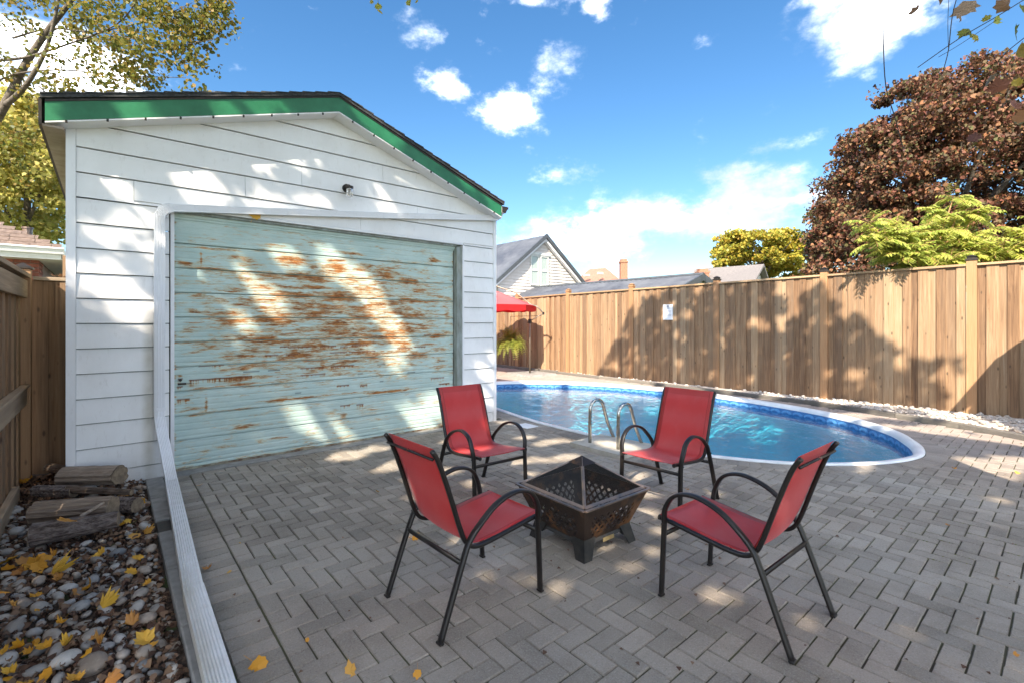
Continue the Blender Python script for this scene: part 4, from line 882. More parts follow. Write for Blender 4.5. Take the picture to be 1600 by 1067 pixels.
# ---- downspout
dw, dd = .088, .058
def rect_prof(w_, d_, ribs=6, dep_=.0035):
    pts_ = [(-w_ / 2, -d_ / 2)]; pts_.append((w_ / 2, -d_ / 2)); pts_.append((w_ / 2, d_ / 2))
    for i in range(ribs):
        a = w_ / 2 - .008 - i * (w_ - .016) / ribs; s_ = (w_ - .016) / ribs
        pts_ += [(a, d_ / 2), (a - s_ * .25, d_ / 2 - dep_), (a - s_ * .5, d_ / 2 - dep_), (a - s_ * .75, d_ / 2)]
    pts_.append((-w_ / 2, d_ / 2)); return pts_
dsp = thing('downspout', 'long white ribbed downspout running over the door, down the wall and out along the ground', 'downspout', (-.12, -.15, 0))
h0, h1 = onY(272, 326, -.14), onY(770, 343, -.14)
hp = rect_prof(.075, .06)
mid = h0.lerp(h1, .26); mid2 = h0.lerp(h1, .52)
yy = -.135
for a, b in ((Vector((-.04, yy, h0.z)), Vector((mid.x, yy, mid.z))), (Vector((mid.x + .0, yy, mid.z)), Vector((mid2.x, yy, mid2.z))), (Vector((mid2.x, yy, mid2.z)), Vector((3.98, yy, h1.z + .02)))):
    mb = MB(); k = .97 if a.x > 0 and a.x < 1.5 else 1.0
    mb.sweep([a, b], [(x * k, y * k) for x, y in hp], up=(0, -1, 0)); part('horizontal_run', mb, M['spout'], dsp)
mb = MB(); mb.sweep([(3.95, yy, h1.z + .015), (4.02, yy, h1.z + .02), (4.075, yy - .005, h1.z + .05), (4.10, yy - .01, h1.z + .11), (4.10, yy - .01, h1.z + .16)], [(x * 1.05, y * 1.05) for x, y in rect_prof(.075, .06, 0)], up=(0, -1, 0)); part('outlet_elbow', mb, M['spout'], dsp)
vx = -.127; mb = MB()
el = [(-.02, yy, h0.z), (-.07, yy, h0.z - .005), (-.105, yy, h0.z - .035), (vx, yy, h0.z - .085), (vx, yy, h0.z - .13)]
pr = rect_prof(.088, .062); mb.sweep(el, pr, up=(0, -1, 0))
for i in range(5):
    c = Vector(el[1]).lerp(Vector(el[3]), i / 4)
part('corner_elbow', mb, M['spout'], dsp)
crm = MB()
for i in range(6):
    th = i / 5 * PI / 2; c = Vector((-.035 - .075 * math.sin(th), yy, h0.z - .095 + .09 * math.cos(th))); tdir = Vector((-math.cos(th), 0, -math.sin(th)))
    crm.sweep([c - tdir * .003, c + tdir * .003], [(x * 1.06, y * 1.06) for x, y in rect_prof(.088, .062, 0)], up=(0, -1, 0))
part('elbow_crimps', crm, M['spout'], dsp)
mb = MB(); mb.sweep([(vx, yy, h0.z - .12), (vx, yy, .66)], rect_prof(dw, dd), up=(0, -1, 0)); part('vertical_pipe', mb, M['spout'], dsp)
mb = MB(); mb.sweep([(vx, yy, .69), (vx, yy, .66)], [(x * 1.07, y * 1.07) for x, y in rect_prof(dw, dd, 0)], up=(0, -1, 0)); part('joint_band', mb, M['spout'], dsp)
foot = onG(268, 757, .07)
pth = [(vx, yy, .67), (vx, yy - .01, .60), (vx + .01, yy - .05, .50), (foot.x - .0, foot.y + .05, .115), (foot.x, foot.y, .09)]
mb = MB(); mb.sweep(pth, [(x * .97, y * .97) for x, y in rect_prof(dw, dd)], up=(0, -1, .1)); part('sloping_pipe', mb, M['spout'], dsp)
m1 = onG(303, 925, .07); m2 = onG(350, 1090, .07)
mb = MB(); mb.sweep([(foot.x, foot.y + .01, .092), (m1.x, m1.y, .065)], rect_prof(dw * 1.02, dd), up=(0, 0, 1)); part('ground_pipe', mb, M['spout'], dsp)
mb = MB(); mb.sweep([(m1.x, m1.y + .02, .070), (m2.x, m2.y, .06), (m2.x + (m2.x - m1.x), 2 * m2.y - m1.y, .05)], rect_prof(dw * 1.07, dd * 1.04), up=(0, 0, 1)); part('ground_pipe', mb, M['spout'], dsp)
# yellow leaf caught under the pipe
o = link(bpy.data.objects.new('fallen_leaf', fl_m[0])); q = onY(398, 336, GY - .02); o.location = (q.x, GY - .03, q.z); o.scale = (.115,) * 3; o.rotation_euler = (PI / 2, .5, .1); o['label'] = 'yellow leaf stuck on the white siding just above the rusty door'; o['category'] = 'leaf'
# wall lamp
lp = onY(541, 296, GY - .01); lamp = thing('wall_lamp', 'small jar shaped outdoor lamp mounted on the white gable', 'lamp', tuple(lp))
mb = MB(); 
mb.tube([(lp.x, GY - .012, lp.z + .005), (lp.x, GY - .035, lp.z + .005)], .052, 16); part('back_plate', mb, M['cap_dark'], lamp)
mb = MB(); mb.tube([(lp.x, GY - .03, lp.z + .01), (lp.x, GY - .09, lp.z + .02), (lp.x, GY - .12, lp.z + .0)], .022, 10, up=(1, 0, 0)); mb.lathe([(.03, .0), (.042, -.004), (.042, -.03), (.036, -.034)], (lp.x, GY - .12, lp.z + .015), 14); part('socket_arm', mb, M['cap_dark'], lamp)
mb = MB(); mb.lathe([(.034, 0), (.040, -.01), (.040, -.085), (.030, -.098), (.012, -.10)], (lp.x, GY - .12, lp.z - .018), 16); part('jar_glass', mb, M['jar'], lamp, smooth=True)
# ================================================================== right fence
F0 = Vector((10.103, -5.371, 0)); F1 = Vector((9.753, 4.003, 0)); FD = (F1 - F0).normalized(); FN = Vector((-FD.y, FD.x, 0))   # FN points to the pool side
def fpt(y, off=0): return F0 + FD * ((y - F0.y) / FD.y) + FN * off
def ftop(y): return 2.30 + .12 * (4 - y) / 9.4 if y < 4 else 2.30 - .02 * (y - 4)
fen = thing('cedar_fence', 'tall cedar board fence with capped posts running behind the pool', 'fence', tuple(fpt(0)))
posts = [9.7, 7.8, 5.88, 3.70, 1.55, -.671, -2.755, -4.80, -6.85]
def lbox(mb, ya, yb, o0, o1, z0a, z1a, z0b=None, z1b=None, col=0.0):
    z0b = z0a if z0b is None else z0b; z1b = z1a if z1b is None else z1b
    a0, b0, a1, b1 = fpt(ya, o0), fpt(yb, o0), fpt(ya, o1), fpt(yb, o1)
    return mb.hexa([(a1.x, a1.y, z0a), (a0.x, a0.y, z0a), (b0.x, b0.y, z0b), (b1.x, b1.y, z0b), (a1.x, a1.y, z1a), (a0.x, a0.y, z1a), (b0.x, b0.y, z1b), (b1.x, b1.y, z1b)], col)
for i, y in enumerate(posts):
    h = ftop(y) + .085; mb = MB(); lbox(mb, y - .062, y + .062, .045, -.06, -.1, h); po = part('post', mb, M['post'], fen, origin=tuple(fpt(y)))
    mb = MB(); lbox(mb, y - .075, y + .075, .058, -.07, h + .001, h + .028); lbox(mb, y - .055, y + .055, .038, -.05, h + .028, h + .06); c = fpt(y, -.005)
    mb.add([tuple(fpt(y - .07, .053) + Vector((0, 0, h + .06))), tuple(fpt(y + .07, .053) + Vector((0, 0, h + .06))), tuple(fpt(y + .07, -.065) + Vector((0, 0, h + .06))), tuple(fpt(y - .07, -.065) + Vector((0, 0, h + .06))), (c.x, c.y, h + .095)], [(0, 1, 4), (1, 2, 4), (2, 3, 4), (3, 0, 4)])
    part('post_cap', mb, M['cap_dark'] if i > 4 else M['post'], po, origin=tuple(fpt(y)))
for a, b in zip(posts[1:], posts):
    mb = MB(); lbox(mb, a + .063, b - .063, .055, -.05, ftop(a) - .002, ftop(a) + .033, ftop(b) - .002, ftop(b) + .033); part('top_rail', mb, M['toprail'], fen, origin=tuple(fpt(a)))
    mb = MB(); lbox(mb, a + .063, b - .063, -.022, -.05, .35, .44); part('back_rail', mb, M['toprail'], fen, origin=tuple(fpt(a)))
    y = a + .066; k = 0
    ws = []
    while sum(ws) < b - a - .132: ws.append(random.choice((.135, .14, .145, .15, .12)) if k % 2 == 0 else random.choice((.085, .10, .115, .13))); k += 1
    s = (b - a - .132) / sum(ws)
    for k, w_ in enumerate(ws):
        w_ *= s; o0, o1 = ((.022, .004) if k % 2 == 0 else (.003, -.014)); g_ = -.004 if k % 2 == 0 else .0015; j = random.uniform(-.002, .002); ch = .003
        mb = MB(); y0, y1 = (y + .0015, y + w_ - .0015) if k % 2 == 0 else (y - .02, y + w_ + .02); y0 = max(y0, a + .0635); y1 = min(y1, b - .0635)
        t0, t1 = ftop(y0) - .004, ftop(y1) - .004
        a0, b0, a1, b1 = fpt(y0, o0 + j), fpt(y1, o0 + j), fpt(y0 + 0, o1 + j), fpt(y1, o1 + j); am, bm_ = fpt(y0 + ch, o0 + j), fpt(y1 - ch, o0 + j); am2, bm2 = fpt(y0, o0 + j - ch), fpt(y1, o0 + j - ch)
        ring = [a1, am2, am, bm_, bm2, b1]; vs = [(p.x, p.y, -.04) for p in ring] + [(p.x, p.y, t0 if i < 3 else t1) for i, p in enumerate(ring)]
        mb.add(vs, [(5, 4, 3, 2, 1, 0), (6, 7, 8, 9, 10, 11)] + [(i, (i + 1) % 6, (i + 1) % 6 + 6, i + 6) for i in range(6)])
        part('fence_board', mb, M['fence'], fen, origin=tuple(fpt(y))); y += w_
# paper notice pinned to the fence
q = fpt(.51, .03); pa = thing('paper_notice', 'small white paper notice pinned to the cedar fence behind the pool', 'notice', (q.x, q.y, 1.55))
mb = MB(); lbox(mb, .385, .64, .031, .028, 1.56, 1.93); part('sheet', mb, M['paper'], pa)
mb = MB()
for z in (1.85, 1.83, 1.78, 1.765, 1.75, 1.735, 1.70, 1.685, 1.67, 1.655): lbox(mb, .42 + (.05 if z > 1.82 else random.uniform(0, .02)), .605 - (.05 if z > 1.82 else random.uniform(0, .05)), .0318, .0308, z, z + (.008 if z > 1.82 else .004))
mb2 = MB(); lbox(mb2, .48, .545, .0318, .0308, 1.875, 1.905); part('heading_mark', mb2, M['ink'], pa); part('printed_lines', mb, M['ink'], pa)
# timber edging and pale gravel strip
strip = MB(); ys = np.linspace(-7.2, 8.8, 90)
for y in ys: kx = kerb_x(y) + .02; strip.v += [(kx, y, .02), (kx * .5 + fpt(y).x * .5 if fpt(y).x > kx else kx + .01, y, .045), (fpt(y).x + .1, y, .05)]; strip.c += [0] * 3
for i in range(len(ys) - 1):
    for j in range(2): a = i * 3 + j; strip.f.append((a, a + 1, a + 4, a + 3))
gs = struct('gravel_strip', strip, M['wstone'])
tie = thing('timber_edging', 'weathered grey landscape timbers curving along the foot of the cedar fence', 'edging', (9.4, -2, 0))
for (xa, ya), (xb, yb) in zip(kerb_line, kerb_line[1:]):
    A = Vector((xa, ya, 0)); B = Vector((xb, yb, 0)); nn = max(1, round((A - B).length / 1.6)); t = (B - A).normalized(); s_ = Vector((-t.y, t.x, 0))
    for i in range(nn):
        p, q = A.lerp(B, i / nn) + t * .006, A.lerp(B, (i + 1) / nn) - t * .006; h = .075 + random.uniform(-.01, .01); mb = MB(); w2 = .045
        mb.sweep([p, p.lerp(q, .5) + s_ * random.uniform(-.008, .008), q], [(-w2, -.02), (w2, -.02), (w2, h - .01), (w2 - .01, h), (-w2 + .01, h), (-w2, h - .01)]); part('timber', mb, M['tie'], tie)
V, F, C_, off = [], [], [], 0
for i in range(2400):
    y = random.uniform(-7, 8.6); x0, x1 = kerb_x(y) + .06, fpt(y).x - .04
    if x1 < x0: continue
    dense = x1 - x0
    if random.random() > min(1, max(0, dense - .35) / .6 + .06): continue
    x = random.uniform(x0, x1); r = random.uniform(.018, .05); k = random.randrange(14); rot = Matrix.Rotation(random.uniform(0, 6.28), 3, 'Z') @ Matrix.Rotation(random.gauss(0, .4), 3, 'X')
    W_ = base_v[k] @ np.array(rot).T * r + np.array([x, y, .05 + r * .3]); V.append(W_); F.append(base_f[k] + off); C_.append(np.full(len(W_), random.random())); off += len(W_)
o = link(bpy.data.objects.new('pale_stones', np_mesh('pale_stones', np.concatenate(V), np.concatenate(F), np.concatenate(C_), M['wstone']))); o.parent = gs; o['kind'] = 'stuff'; o.data.shade_smooth()

# ================================================================== left fence and back panel
lf = thing('side_fence', 'old brown wooden fence with heavy rails close at the left edge beside the firewood', 'fence', (-1.15, -1.5, 0))
LX = -1.13
y = -3.4; k = 0
while y < .56:
    w_ = .14; mb = MB()
    if k % 2 == 0: mb.bbox(LX - .022, LX - .004, y, y + w_, -.05, 1.93, .003)
    else: mb.bbox(LX - .075, LX - .056, y - .02, y + w_ + .02, -.05, 1.93, .003)
    part('fence_board', mb, M['oldfence'], lf, origin=(LX, y, 0)); y += w_ + .006; k += 1
for nm_, a in (('rail', (LX, LX + .04, -3.4, .56, 1.74, 1.905)), ('rail', (LX, LX + .04, -3.4, .53, .74, .90)), ('kick_board', (LX, LX + .045, -3.4, -.02, -.05, .115)), ('top_cap', (LX - .09, LX + .06, -3.4, .60, 1.93, 1.968)), ('middle_ledge', (LX - .0, LX + .062, -3.4, .53, .902, .93))):
    mb = MB(); mb.bbox(*a, .003); part(nm_, mb, M['railwood_y'], lf, origin=(LX, -1.5, a[4]))
mb = MB(); mb.bbox(-1.185, -1.075, .62, .74, -.05, 2.02, .004); po = part('post', mb, M['oldfence'], lf, origin=(-1.13, .68, 0))
mb = MB(); mb.bbox(-1.20, -1.06, .605, .755, 2.021, 2.04, .002); mb.add([(-1.195, .61, 2.04), (-1.065, .61, 2.04), (-1.065, .75, 2.04), (-1.195, .75, 2.04), (-1.13, .68, 2.085)], [(0, 1, 4), (1, 2, 4), (2, 3, 4), (3, 0, 4)]); part('post_cap', mb, M['cap_dark'], po)
bp = thing('fence_panel', 'narrow brown board panel closing the gap between side fence and garage', 'fence', (-.95, .80, 0))
for x0, x1, dy in ((-1.12, -.965, 0), (-.975, -.905, .021), (-.913, -.868, .0), (-.880, -.800, -.023)):
    mb = MB(); mb.bbox(x0, x1, .80 + dy, .82 + dy, -.05, 1.925, .003); part('fence_board', mb, M['oldfence'], bp, origin=(x0, .8, 0))
mb = MB(); mb.bbox(-1.072, -.81, .765, .86, 1.926, 1.96, .003); part('top_cap', mb, M['railwood'], bp)
mb = MB(); mb.bbox(-.86, -.81, .79, .88, 1.961, 2.19, .003); part('post_stub', mb, M['oldfence'], bp, origin=(-.84, .83, 1.9))
for (x, y, z, s, r) in ((-.93, .80, 1.972, .05, 1), (-.87, .81, 1.975, .06, 3), (-.84, .80, 1.972, .045, 5)):
    mb = maple_leaf(.9, r); mb.materials.clear(); mb.materials.append(M['lf_brown']); o = link(bpy.data.objects.new('dry_leaf', mb)); o.location = (x, y, z); o.scale = (s,) * 3; o.rotation_euler = (.4, .3, r)
    o['label'] = {1: 'leftmost curled brown leaf on top of the narrow fence panel', 3: 'curled brown leaf against the garage corner on the fence panel', 5: 'small curled brown leaf between two others on the fence panel'}[r]; o['category'] = 'leaf'; o['group'] = 'brown leaves on the fence panel cap'

# ================================================================== chairs
def sm(pts, per=5):
    out = []; n = len(pts)
    for i in range(n - 1):
        p = [Vector(pts[max(0, min(n - 1, i + k))]) for k in (-1, 0, 1, 2)]
        for j in range(per):
            t = j / per; out.append(.5 * ((2 * p[1]) + (-p[0] + p[2]) * t + (2 * p[0] - 5 * p[1] + 4 * p[2] - p[3]) * t * t + (-p[0] + 3 * p[1] - 3 * p[2] + p[3]) * t ** 3))
    return out + [Vector(pts[-1])]
def oval(w_, d_, seg=10): return [(w_ * math.copysign(abs(math.cos(2 * PI * i / seg)) ** .6, math.cos(2 * PI * i / seg)), d_ * math.copysign(abs(math.sin(2 * PI * i / seg)) ** .6, math.sin(2 * PI * i / seg))) for i in range(seg)]
def make_chair(label):
    t = thing('patio_chair', label, 'chair', (0, 0, 0), 'red sling chairs round the fire pit')
    for s in (1, -1):
        y = .262 * s; yo = .272 * s
        leg = sm([(.318, y, .0), (.308, y, .22), (.300, y, .40), (.288, yo, .49), (.245, yo, .565), (.175, yo, .602), (.09, yo, .606), (-.02, yo, .572), (-.115, yo, .505), (-.175, y, .435), (-.215, y, .35), (-.285, y, .17), (-.350, y, .0)], 4)
        mb = MB(); mb.sweep(leg, oval(.0085, .0165), up=(0, 1, 0))
        # profile turned so the broad side faces up on the arm
        mb = MB(); mb.sweep(leg, oval(.0165, .0085), up=(0, 0, 1)) if False else mb.sweep(leg, oval(.0105, .0185), up=(0, 1, 0))
        part('arm_and_leg_tube', mb, M['tube'], t, smooth=True, world=False)
        for x in (.318, -.350):
            mb = MB(); mb.bbox(x - .011, x + .011, y - .0188, y + .0188, 0, .012, .002); part('foot_cap', mb, M['cap_dark'], t, world=False)
        fr = sm([(.345, .232 * s, .418), (.27, .232 * s, .412), (.10, .232 * s, .392), (-.06, .232 * s, .376), (-.135, .232 * s, .384), (-.18, .232 * s, .420), (-.215, .232 * s, .50), (-.275, .232 * s, .68), (-.335, .232 * s, .84), (-.375, .232 * s, .905)], 4)
        mb = MB(); mb.sweep(fr, oval(.011, .013), up=(0, 1, 0)); part('side_rail', mb, M['tube'], t, smooth=True, world=False)
        mb = MB(); mb.tube([(.343, .232 * s, .418), (.352, .232 * s, .418)], .0155, 8, up=(0, 1, 0)); part('rail_end_cap', mb, M['cap_dark'], t, world=False)
        for (x, z) in ((.300, .408), (-.183, .425)):
            mb = MB(); mb.tube([(x, .22 * s, z), (x, .285 * s, z)], .006, 8); part('bolt', mb, M['cap_dark'], t, world=False)
    for nm_, (x, z) in (('front_crossbar', (.303, .345)), ('rear_crossbar', (-.222, .335)), ('rear_crossbar', (-.232, .318))):
        if nm_ == 'rear_crossbar' and z < .33: continue
        mb = MB(); mb.sweep([(x, -.258, z), (x, .258, z)], oval(.008, .0125), up=(0, 0, 1)); part(nm_, mb, M['tube'], t, smooth=True, world=False)
    mb = MB(); mb.tube([(-.366, -.225, .862), (-.366, .225, .862)], .007, 8); part('back_crossbar', mb, M['tube'], t, smooth=True, world=False)
    mb = MB(); mb.tube([(-.366, .0, .868), (-.378, .0, .868)], .006, 8, up=(0, 1, 0)); part('bolt', mb, M['chrome'], t, world=False)
    # one woven sling, seat and back
    ctr = sm([(.352, 0, .428), (.335, 0, .432), (.20, 0, .417), (.04, 0, .398), (-.09, 0, .392), (-.145, 0, .41), (-.178, 0, .46), (-.225, 0, .575), (-.285, 0, .745), (-.34, 0, .875), (-.362, 0, .912)], 4)
    m = len(ctr); kx = 11; vs = []; uv = []; L_ = 0; 
    for i, p in enumerate(ctr):
        if i: L_ += (p - ctr[i - 1]).length
        for j in range(kx):
            a = -1 + 2 * j / (kx - 1); sag = (1 - a * a); e = min(1, i / 4) * min(1, (m - 1 - i) / 4); tn = (ctr[min(m - 1, i + 1)] - ctr[max(0, i - 1)]).normalized(); nrm = Vector((tn.z, 0, -tn.x)); 
            q = p + nrm * (-.014 * sag * e) * (-1 if nrm.z > 0 or nrm.x < 0 else 1) * -1
            vs.append((q.x - 0, a * .226, q.z - .0)); uv.append((a * .226, L_))
    fs = [(i * kx + j, i * kx + j + 1, (i + 1) * kx + j + 1, (i + 1) * kx + j) for i in range(m - 1) for j in range(kx - 1)]
    me = bpy.data.meshes.new('sling'); me.from_pydata(vs, [], fs); ul = me.uv_layers.new(name='UVMap')
    for l in me.loops: ul.data[l.index].uv = uv[l.vertex_index]
    me.materials.append(M['sling']); me.shade_smooth(); so = link(bpy.data.objects.new('sling', me)); so.parent = t
    md = so.modifiers.new('t', 'SOLIDIFY'); md.thickness = .0015
    hm = MB()      # stitched side hems and end hems
    for s in (1, -1): hm.add([(v[0], s * .203, v[2] + .0022) for v in vs[(kx // 2)::kx]] + [(v[0], s * .199, v[2] + .0022) for v in vs[(kx // 2)::kx]], [])
    return t
def chair_at(src, label, x, y, deg):
    r = src.copy(); link(r); r.location = (x, y, .002); r.rotation_euler = (0, 0, math.radians(deg)); r['label'] = label
    for c in list(src.children):
        d = c.copy(); link(d); d.parent = r
    return r
ch = make_chair('red sling patio chair nearest the downspout, seen from behind, facing the fire pit')
chair_at(ch, 'red sling patio chair with its back to the rusty garage door, facing the camera', 2.018, -2.452, -93.3)
chair_at(ch, 'red sling patio chair in front of the pool beside the steel grab rails', 3.121, -3.639, 183.2)
chair_at(ch, 'red sling patio chair on the right, side on, its back toward the viewer', 2.085, -4.709, 88.8)
ch.location = (1.023, -3.666, .002); ch.rotation_euler = (0, 0, math.radians(1.6))

# ================================================================== fire pit
PC = Vector((2.035, -3.625, 0)); pit = thing('fire_pit', 'square rust stained steel fire pit with pyramid mesh spark screen between the chairs', 'fire pit', tuple(PC)); pit.rotation_euler = (0, 0, math.radians(-1.5))
HB, HT, ZB, ZT = .222, .325, .102, .365
def corner(i, h): return [(-h, -h), (h, -h), (h, h), (-h, h)][i % 4]
for i in range(4):
    (ax_, ay), (bx_, by) = corner(i, HB), corner(i + 1, HB); (cx_, cy), (dx, dy) = corner(i, HT), corner(i + 1, HT)
    N, K = 96, 40; mb = MB(); vs = []
    for k in range(K + 1):
        for j in range(N + 1):
            u, v = j / N, k / K; x = (ax_ * (1 - u) + bx_ * u) * (1 - v) + (cx_ * (1 - u) + dx * u) * v; y = (ay * (1 - u) + by * u) * (1 - v) + (cy * (1 - u) + dy * u) * v; vs.append((x, y, ZB + (ZT - ZB) * v))
    fs = []
    for k in range(K):
        for j in range(N):
            u, v = (j + .5) / N, (k + .5) / K; hole = False
            w_ = (HB + (HT - HB) * v) * 2 * u; uu = (u - .5) * (HB + (HT - HB) * .5) * 2 / .060; vv = v * .27 / .060
            if .12 < u < .88:
                for rowi, (vc, cut) in enumerate(((.85, 0), (1.38, .5), (1.91, 0), (2.44, .5), (2.97, 0))):
                    du = abs(((uu + cut + 50.5) % 1) - .5); dv = abs(vv - vc)
                    lim = .36 if rowi in (1, 2, 3) else .26
                    if du + dv < lim: hole = True
            if not hole: fs.append((k * (N + 1) + j, k * (N + 1) + j + 1, (k + 1) * (N + 1) + j + 1, (k + 1) * (N + 1) + j))
    mb.add(vs, fs); o = part('bowl_panel', mb, M['pit'], pit, world=False); md = o.modifiers.new('t', 'SOLIDIFY'); md.thickness = .003; md.offset = -1
    # rolled rim
    rm = MB(); rm.sweep([(cx_, cy, ZT), (dx, dy, ZT)], [(-.004, -.005), (.016, -.005), (.016, .004), (-.004, .004)]); part('rim', rm, M['pitframe'], pit, world=False)
    # base skirt between the legs
    (ex, ey), (fx, fy) = corner(i, .235), corner(i + 1, .235); sk = MB(); E0, E1 = Vector((ex, ey, 0)), Vector((fx, fy, 0)); prof = []
    for a in range(0, 13):
        t_ = a / 12; z = .058 if t_ < .22 or t_ > .78 else .088; prof.append((t_, z))
    vs = [tuple(E0.lerp(E1, t_) + Vector((0, 0, z))) for t_, z in prof] + [tuple(E0.lerp(E1, t_) * .93 + Vector((0, 0, .122))) for t_, z in prof]
    sk.add(vs, [(a, a + 1, a + 14, a + 13) for a in range(12)]); o = part('base_skirt', sk, M['pitbase'], pit, world=False); md = o.modifiers.new('t', 'SOLIDIFY'); md.thickness = .003
    # flared corner leg: two folded plates
    lx, ly = corner(i, 1); lg = MB()
    for ddx, ddy in ((1, 0), (0, 1)):
        tx, ty = (-lx * ddx, -ly * ddy)
        p0 = Vector((lx * .262, ly * .262, 0)); p1 = p0 + Vector((tx, ty, 0)) * .075; p2 = Vector((lx * .232, ly * .232, .125)) + Vector((tx, ty, 0)) * .11; p3 = Vector((lx * .232, ly * .232, .125))
        n_ = Vector((-lx * (1 - ddx), -ly * (1 - ddy), 0)) * .004
        lg.add([p0, p1, p2, p3, p0 + n_, p1 + n_, p2 + n_, p3 + n_], [(0, 1, 2, 3), (7, 6, 5, 4), (0, 4, 5, 1), (1, 5, 6, 2), (2, 6, 7, 3), (3, 7, 4, 0)])
    part('leg', lg, M['pitbase'], pit, world=False)
mb = MB(); mb.add([(-.05, -.2375, .070), (.06, -.2375, .070), (.06, -.2355, .094), (-.05, -.2355, .094), (-.05, -.234, .070), (.06, -.234, .070), (.06, -.232, .094), (-.05, -.232, .094)], [(0, 1, 2, 3), (7, 6, 5, 4), (0, 4, 5, 1), (2, 6, 7, 3), (1, 5, 6, 2), (0, 3, 7, 4)]); part('brass_plate', mb, M['brass'], pit, world=False)
mb = MB(); mb.box(-HB + .004, HB - .004, -HB + .004, HB - .004, ZB, ZB + .012); part('fire_floor', mb, M['ash'], pit, world=False)
for i in range(5):
    a = random.uniform(0, PI); c = Vector((random.uniform(-.08, .08), random.uniform(-.08, .08), ZB + .03 + .02 * (i % 2))); d = Vector((math.cos(a), math.sin(a), .05)) * .12; mb = MB(); mb.tube([c - d, c, c + d], .02, 7, taper=[.8, 1, .7]); part('charred_wood', mb, M['ash'], pit, world=False)
HS, ZS, ZA = .300, .372, .575
scn = link(bpy.data.objects.new('spark_screen', None)); scn.parent = pit; scn.empty_display_size = .1
wires = MB()
for i in range(4):
    A = Vector((*corner(i, HS), ZS)); B = Vector((*corner(i + 1, HS), ZS)); P_ = Vector((0, 0, ZA)); e = (B - A).normalized(); m_ = (A + B) / 2; f = (P_ - m_).normalized(); nn = e.cross(f).normalized()
    Wd = (B - A).length / 2; Hh = (P_ - m_).length
    mb = MB(); mb.sweep([A, B], [(-.011, -.002), (.011, -.002), (.011, .002), (-.011, .002)], up=nn); part('screen_frame', mb, M['pitframe'], scn, world=False)
    mb = MB(); mb.sweep([A, A.lerp(P_, .97)], [(-.011, -.003), (0, .004), (.011, -.003)], up=Vector((A.x, A.y, .6)).normalized()); part('screen_hip', mb, M['pitframe'], scn, world=False)
    # expanded wire mesh: two diagonal families clipped to the triangle
    for sgn in (1, -1):
        d = Vector((math.cos(math.radians(62)) * sgn, math.sin(math.radians(62)))); step = .0105
        for q in range(int(2.6 * Wd / step)):
            x0 = -1.3 * Wd + q * step; lo, hi = 0.0, 9.0      # point (x0 + d.x t, d.y t), inside: y>=0, |x|/Wd + y/Hh <= 1
            t0, t1 = 0, Hh / d.y; ins = [tt for tt in (k * Hh / d.y / 60 for k in range(61)) if abs(x0 + d.x * tt) / Wd + d.y * tt / Hh <= 1]
            if len(ins) < 2: continue
            p = m_ + e * (x0 + d.x * ins[0]) + f * (d.y * ins[0]); r_ = m_ + e * (x0 + d.x * ins[-1]) + f * (d.y * ins[-1])
            wires.tube([p, r_], .0014, 3, up=nn, cap=False)
part('wire_mesh', wires, M['pitbase'], scn, world=False, stuff=True)
cp = MB(); a_ = .07; zz = ZA - .07 * (ZA - ZS) / HS; cp.add([(-a_, -a_, zz + .004), (a_, -a_, zz + .004), (a_, a_, zz + .004), (-a_, a_, zz + .004), (0, 0, ZA + .004)], [(0, 1, 4), (1, 2, 4), (2, 3, 4), (3, 0, 4)]); part('peak_cap', cp, M['pit'], scn, world=False)

# ================================================================== umbrella and fern
ub = Vector((8.76, 4.27, 0)); um = thing('cantilever_umbrella', 'red cantilever patio umbrella half hidden behind the garage corner', 'umbrella', tuple(ub))
mb = MB(); mb.hexa([(ub.x - .55, ub.y - .35, 0), (ub.x + .5, ub.y - .6, 0), (ub.x + .6, ub.y + .4, 0), (ub.x - .4, ub.y + .6, 0), (ub.x - .52, ub.y - .33, .055), (ub.x + .48, ub.y - .57, .055), (ub.x + .57, ub.y + .38, .055), (ub.x - .38, ub.y + .57, .055)]); part('base_slab', mb, M['conc'], um)
mb = MB(); mb.tube([(ub.x, ub.y, .05), (ub.x, ub.y, 2.03)], .024, 10, up=(0, 1, 0)); part('mast', mb, M['umbpole'], um, smooth=True)
lat = Rv.copy()
E_ = pp(849, 490, 13.6); top = Vector((ub.x, ub.y, 2.03)); A2 = pp(800, 455, 13.9); A3 = pp(740, 425, 14.2)
mb = MB(); mb.tube(sm([E_, pp(840, 480, 13.6), top, pp(812, 462, 13.8), A2, pp(775, 447, 14.0), A3], 4), .019, 8); part('curved_arm', mb, M['umbpole'], um, smooth=True)
mb = MB(); mb.tube([E_, pp(838, 496, 13.6), (ub.x, ub.y, 1.53)], .014, 8); part('brace_strut', mb, M['umbpole'], um, smooth=True)
mb = MB(); mb.lathe([(.03, -.04), (.03, .04)], tuple(E_), 8); part('hinge_knob', mb, M['cap_dark'], um)
mb = MB(); mb.lathe([(.05, -.05), (.05, .07)], (ub.x, ub.y, 1.52), 12); mb.tube([(ub.x, ub.y, 1.52), tuple(Vector((ub.x, ub.y, 1.49)) - lat * .09)], .01, 6); part('crank_box', mb, M['cap_dark'], um)
cc = Vector((ub.x, ub.y, 0)) - lat * 1.22 + Dv * .15; R_c = 1.42; zc, zr = 2.50, 1.98
seg = 8; can = MB(); pts8 = [(cc.x + R_c * math.cos(2 * PI * (i + .2) / seg), cc.y + R_c * math.sin(2 * PI * (i + .2) / seg)) for i in range(seg)]
rings = []
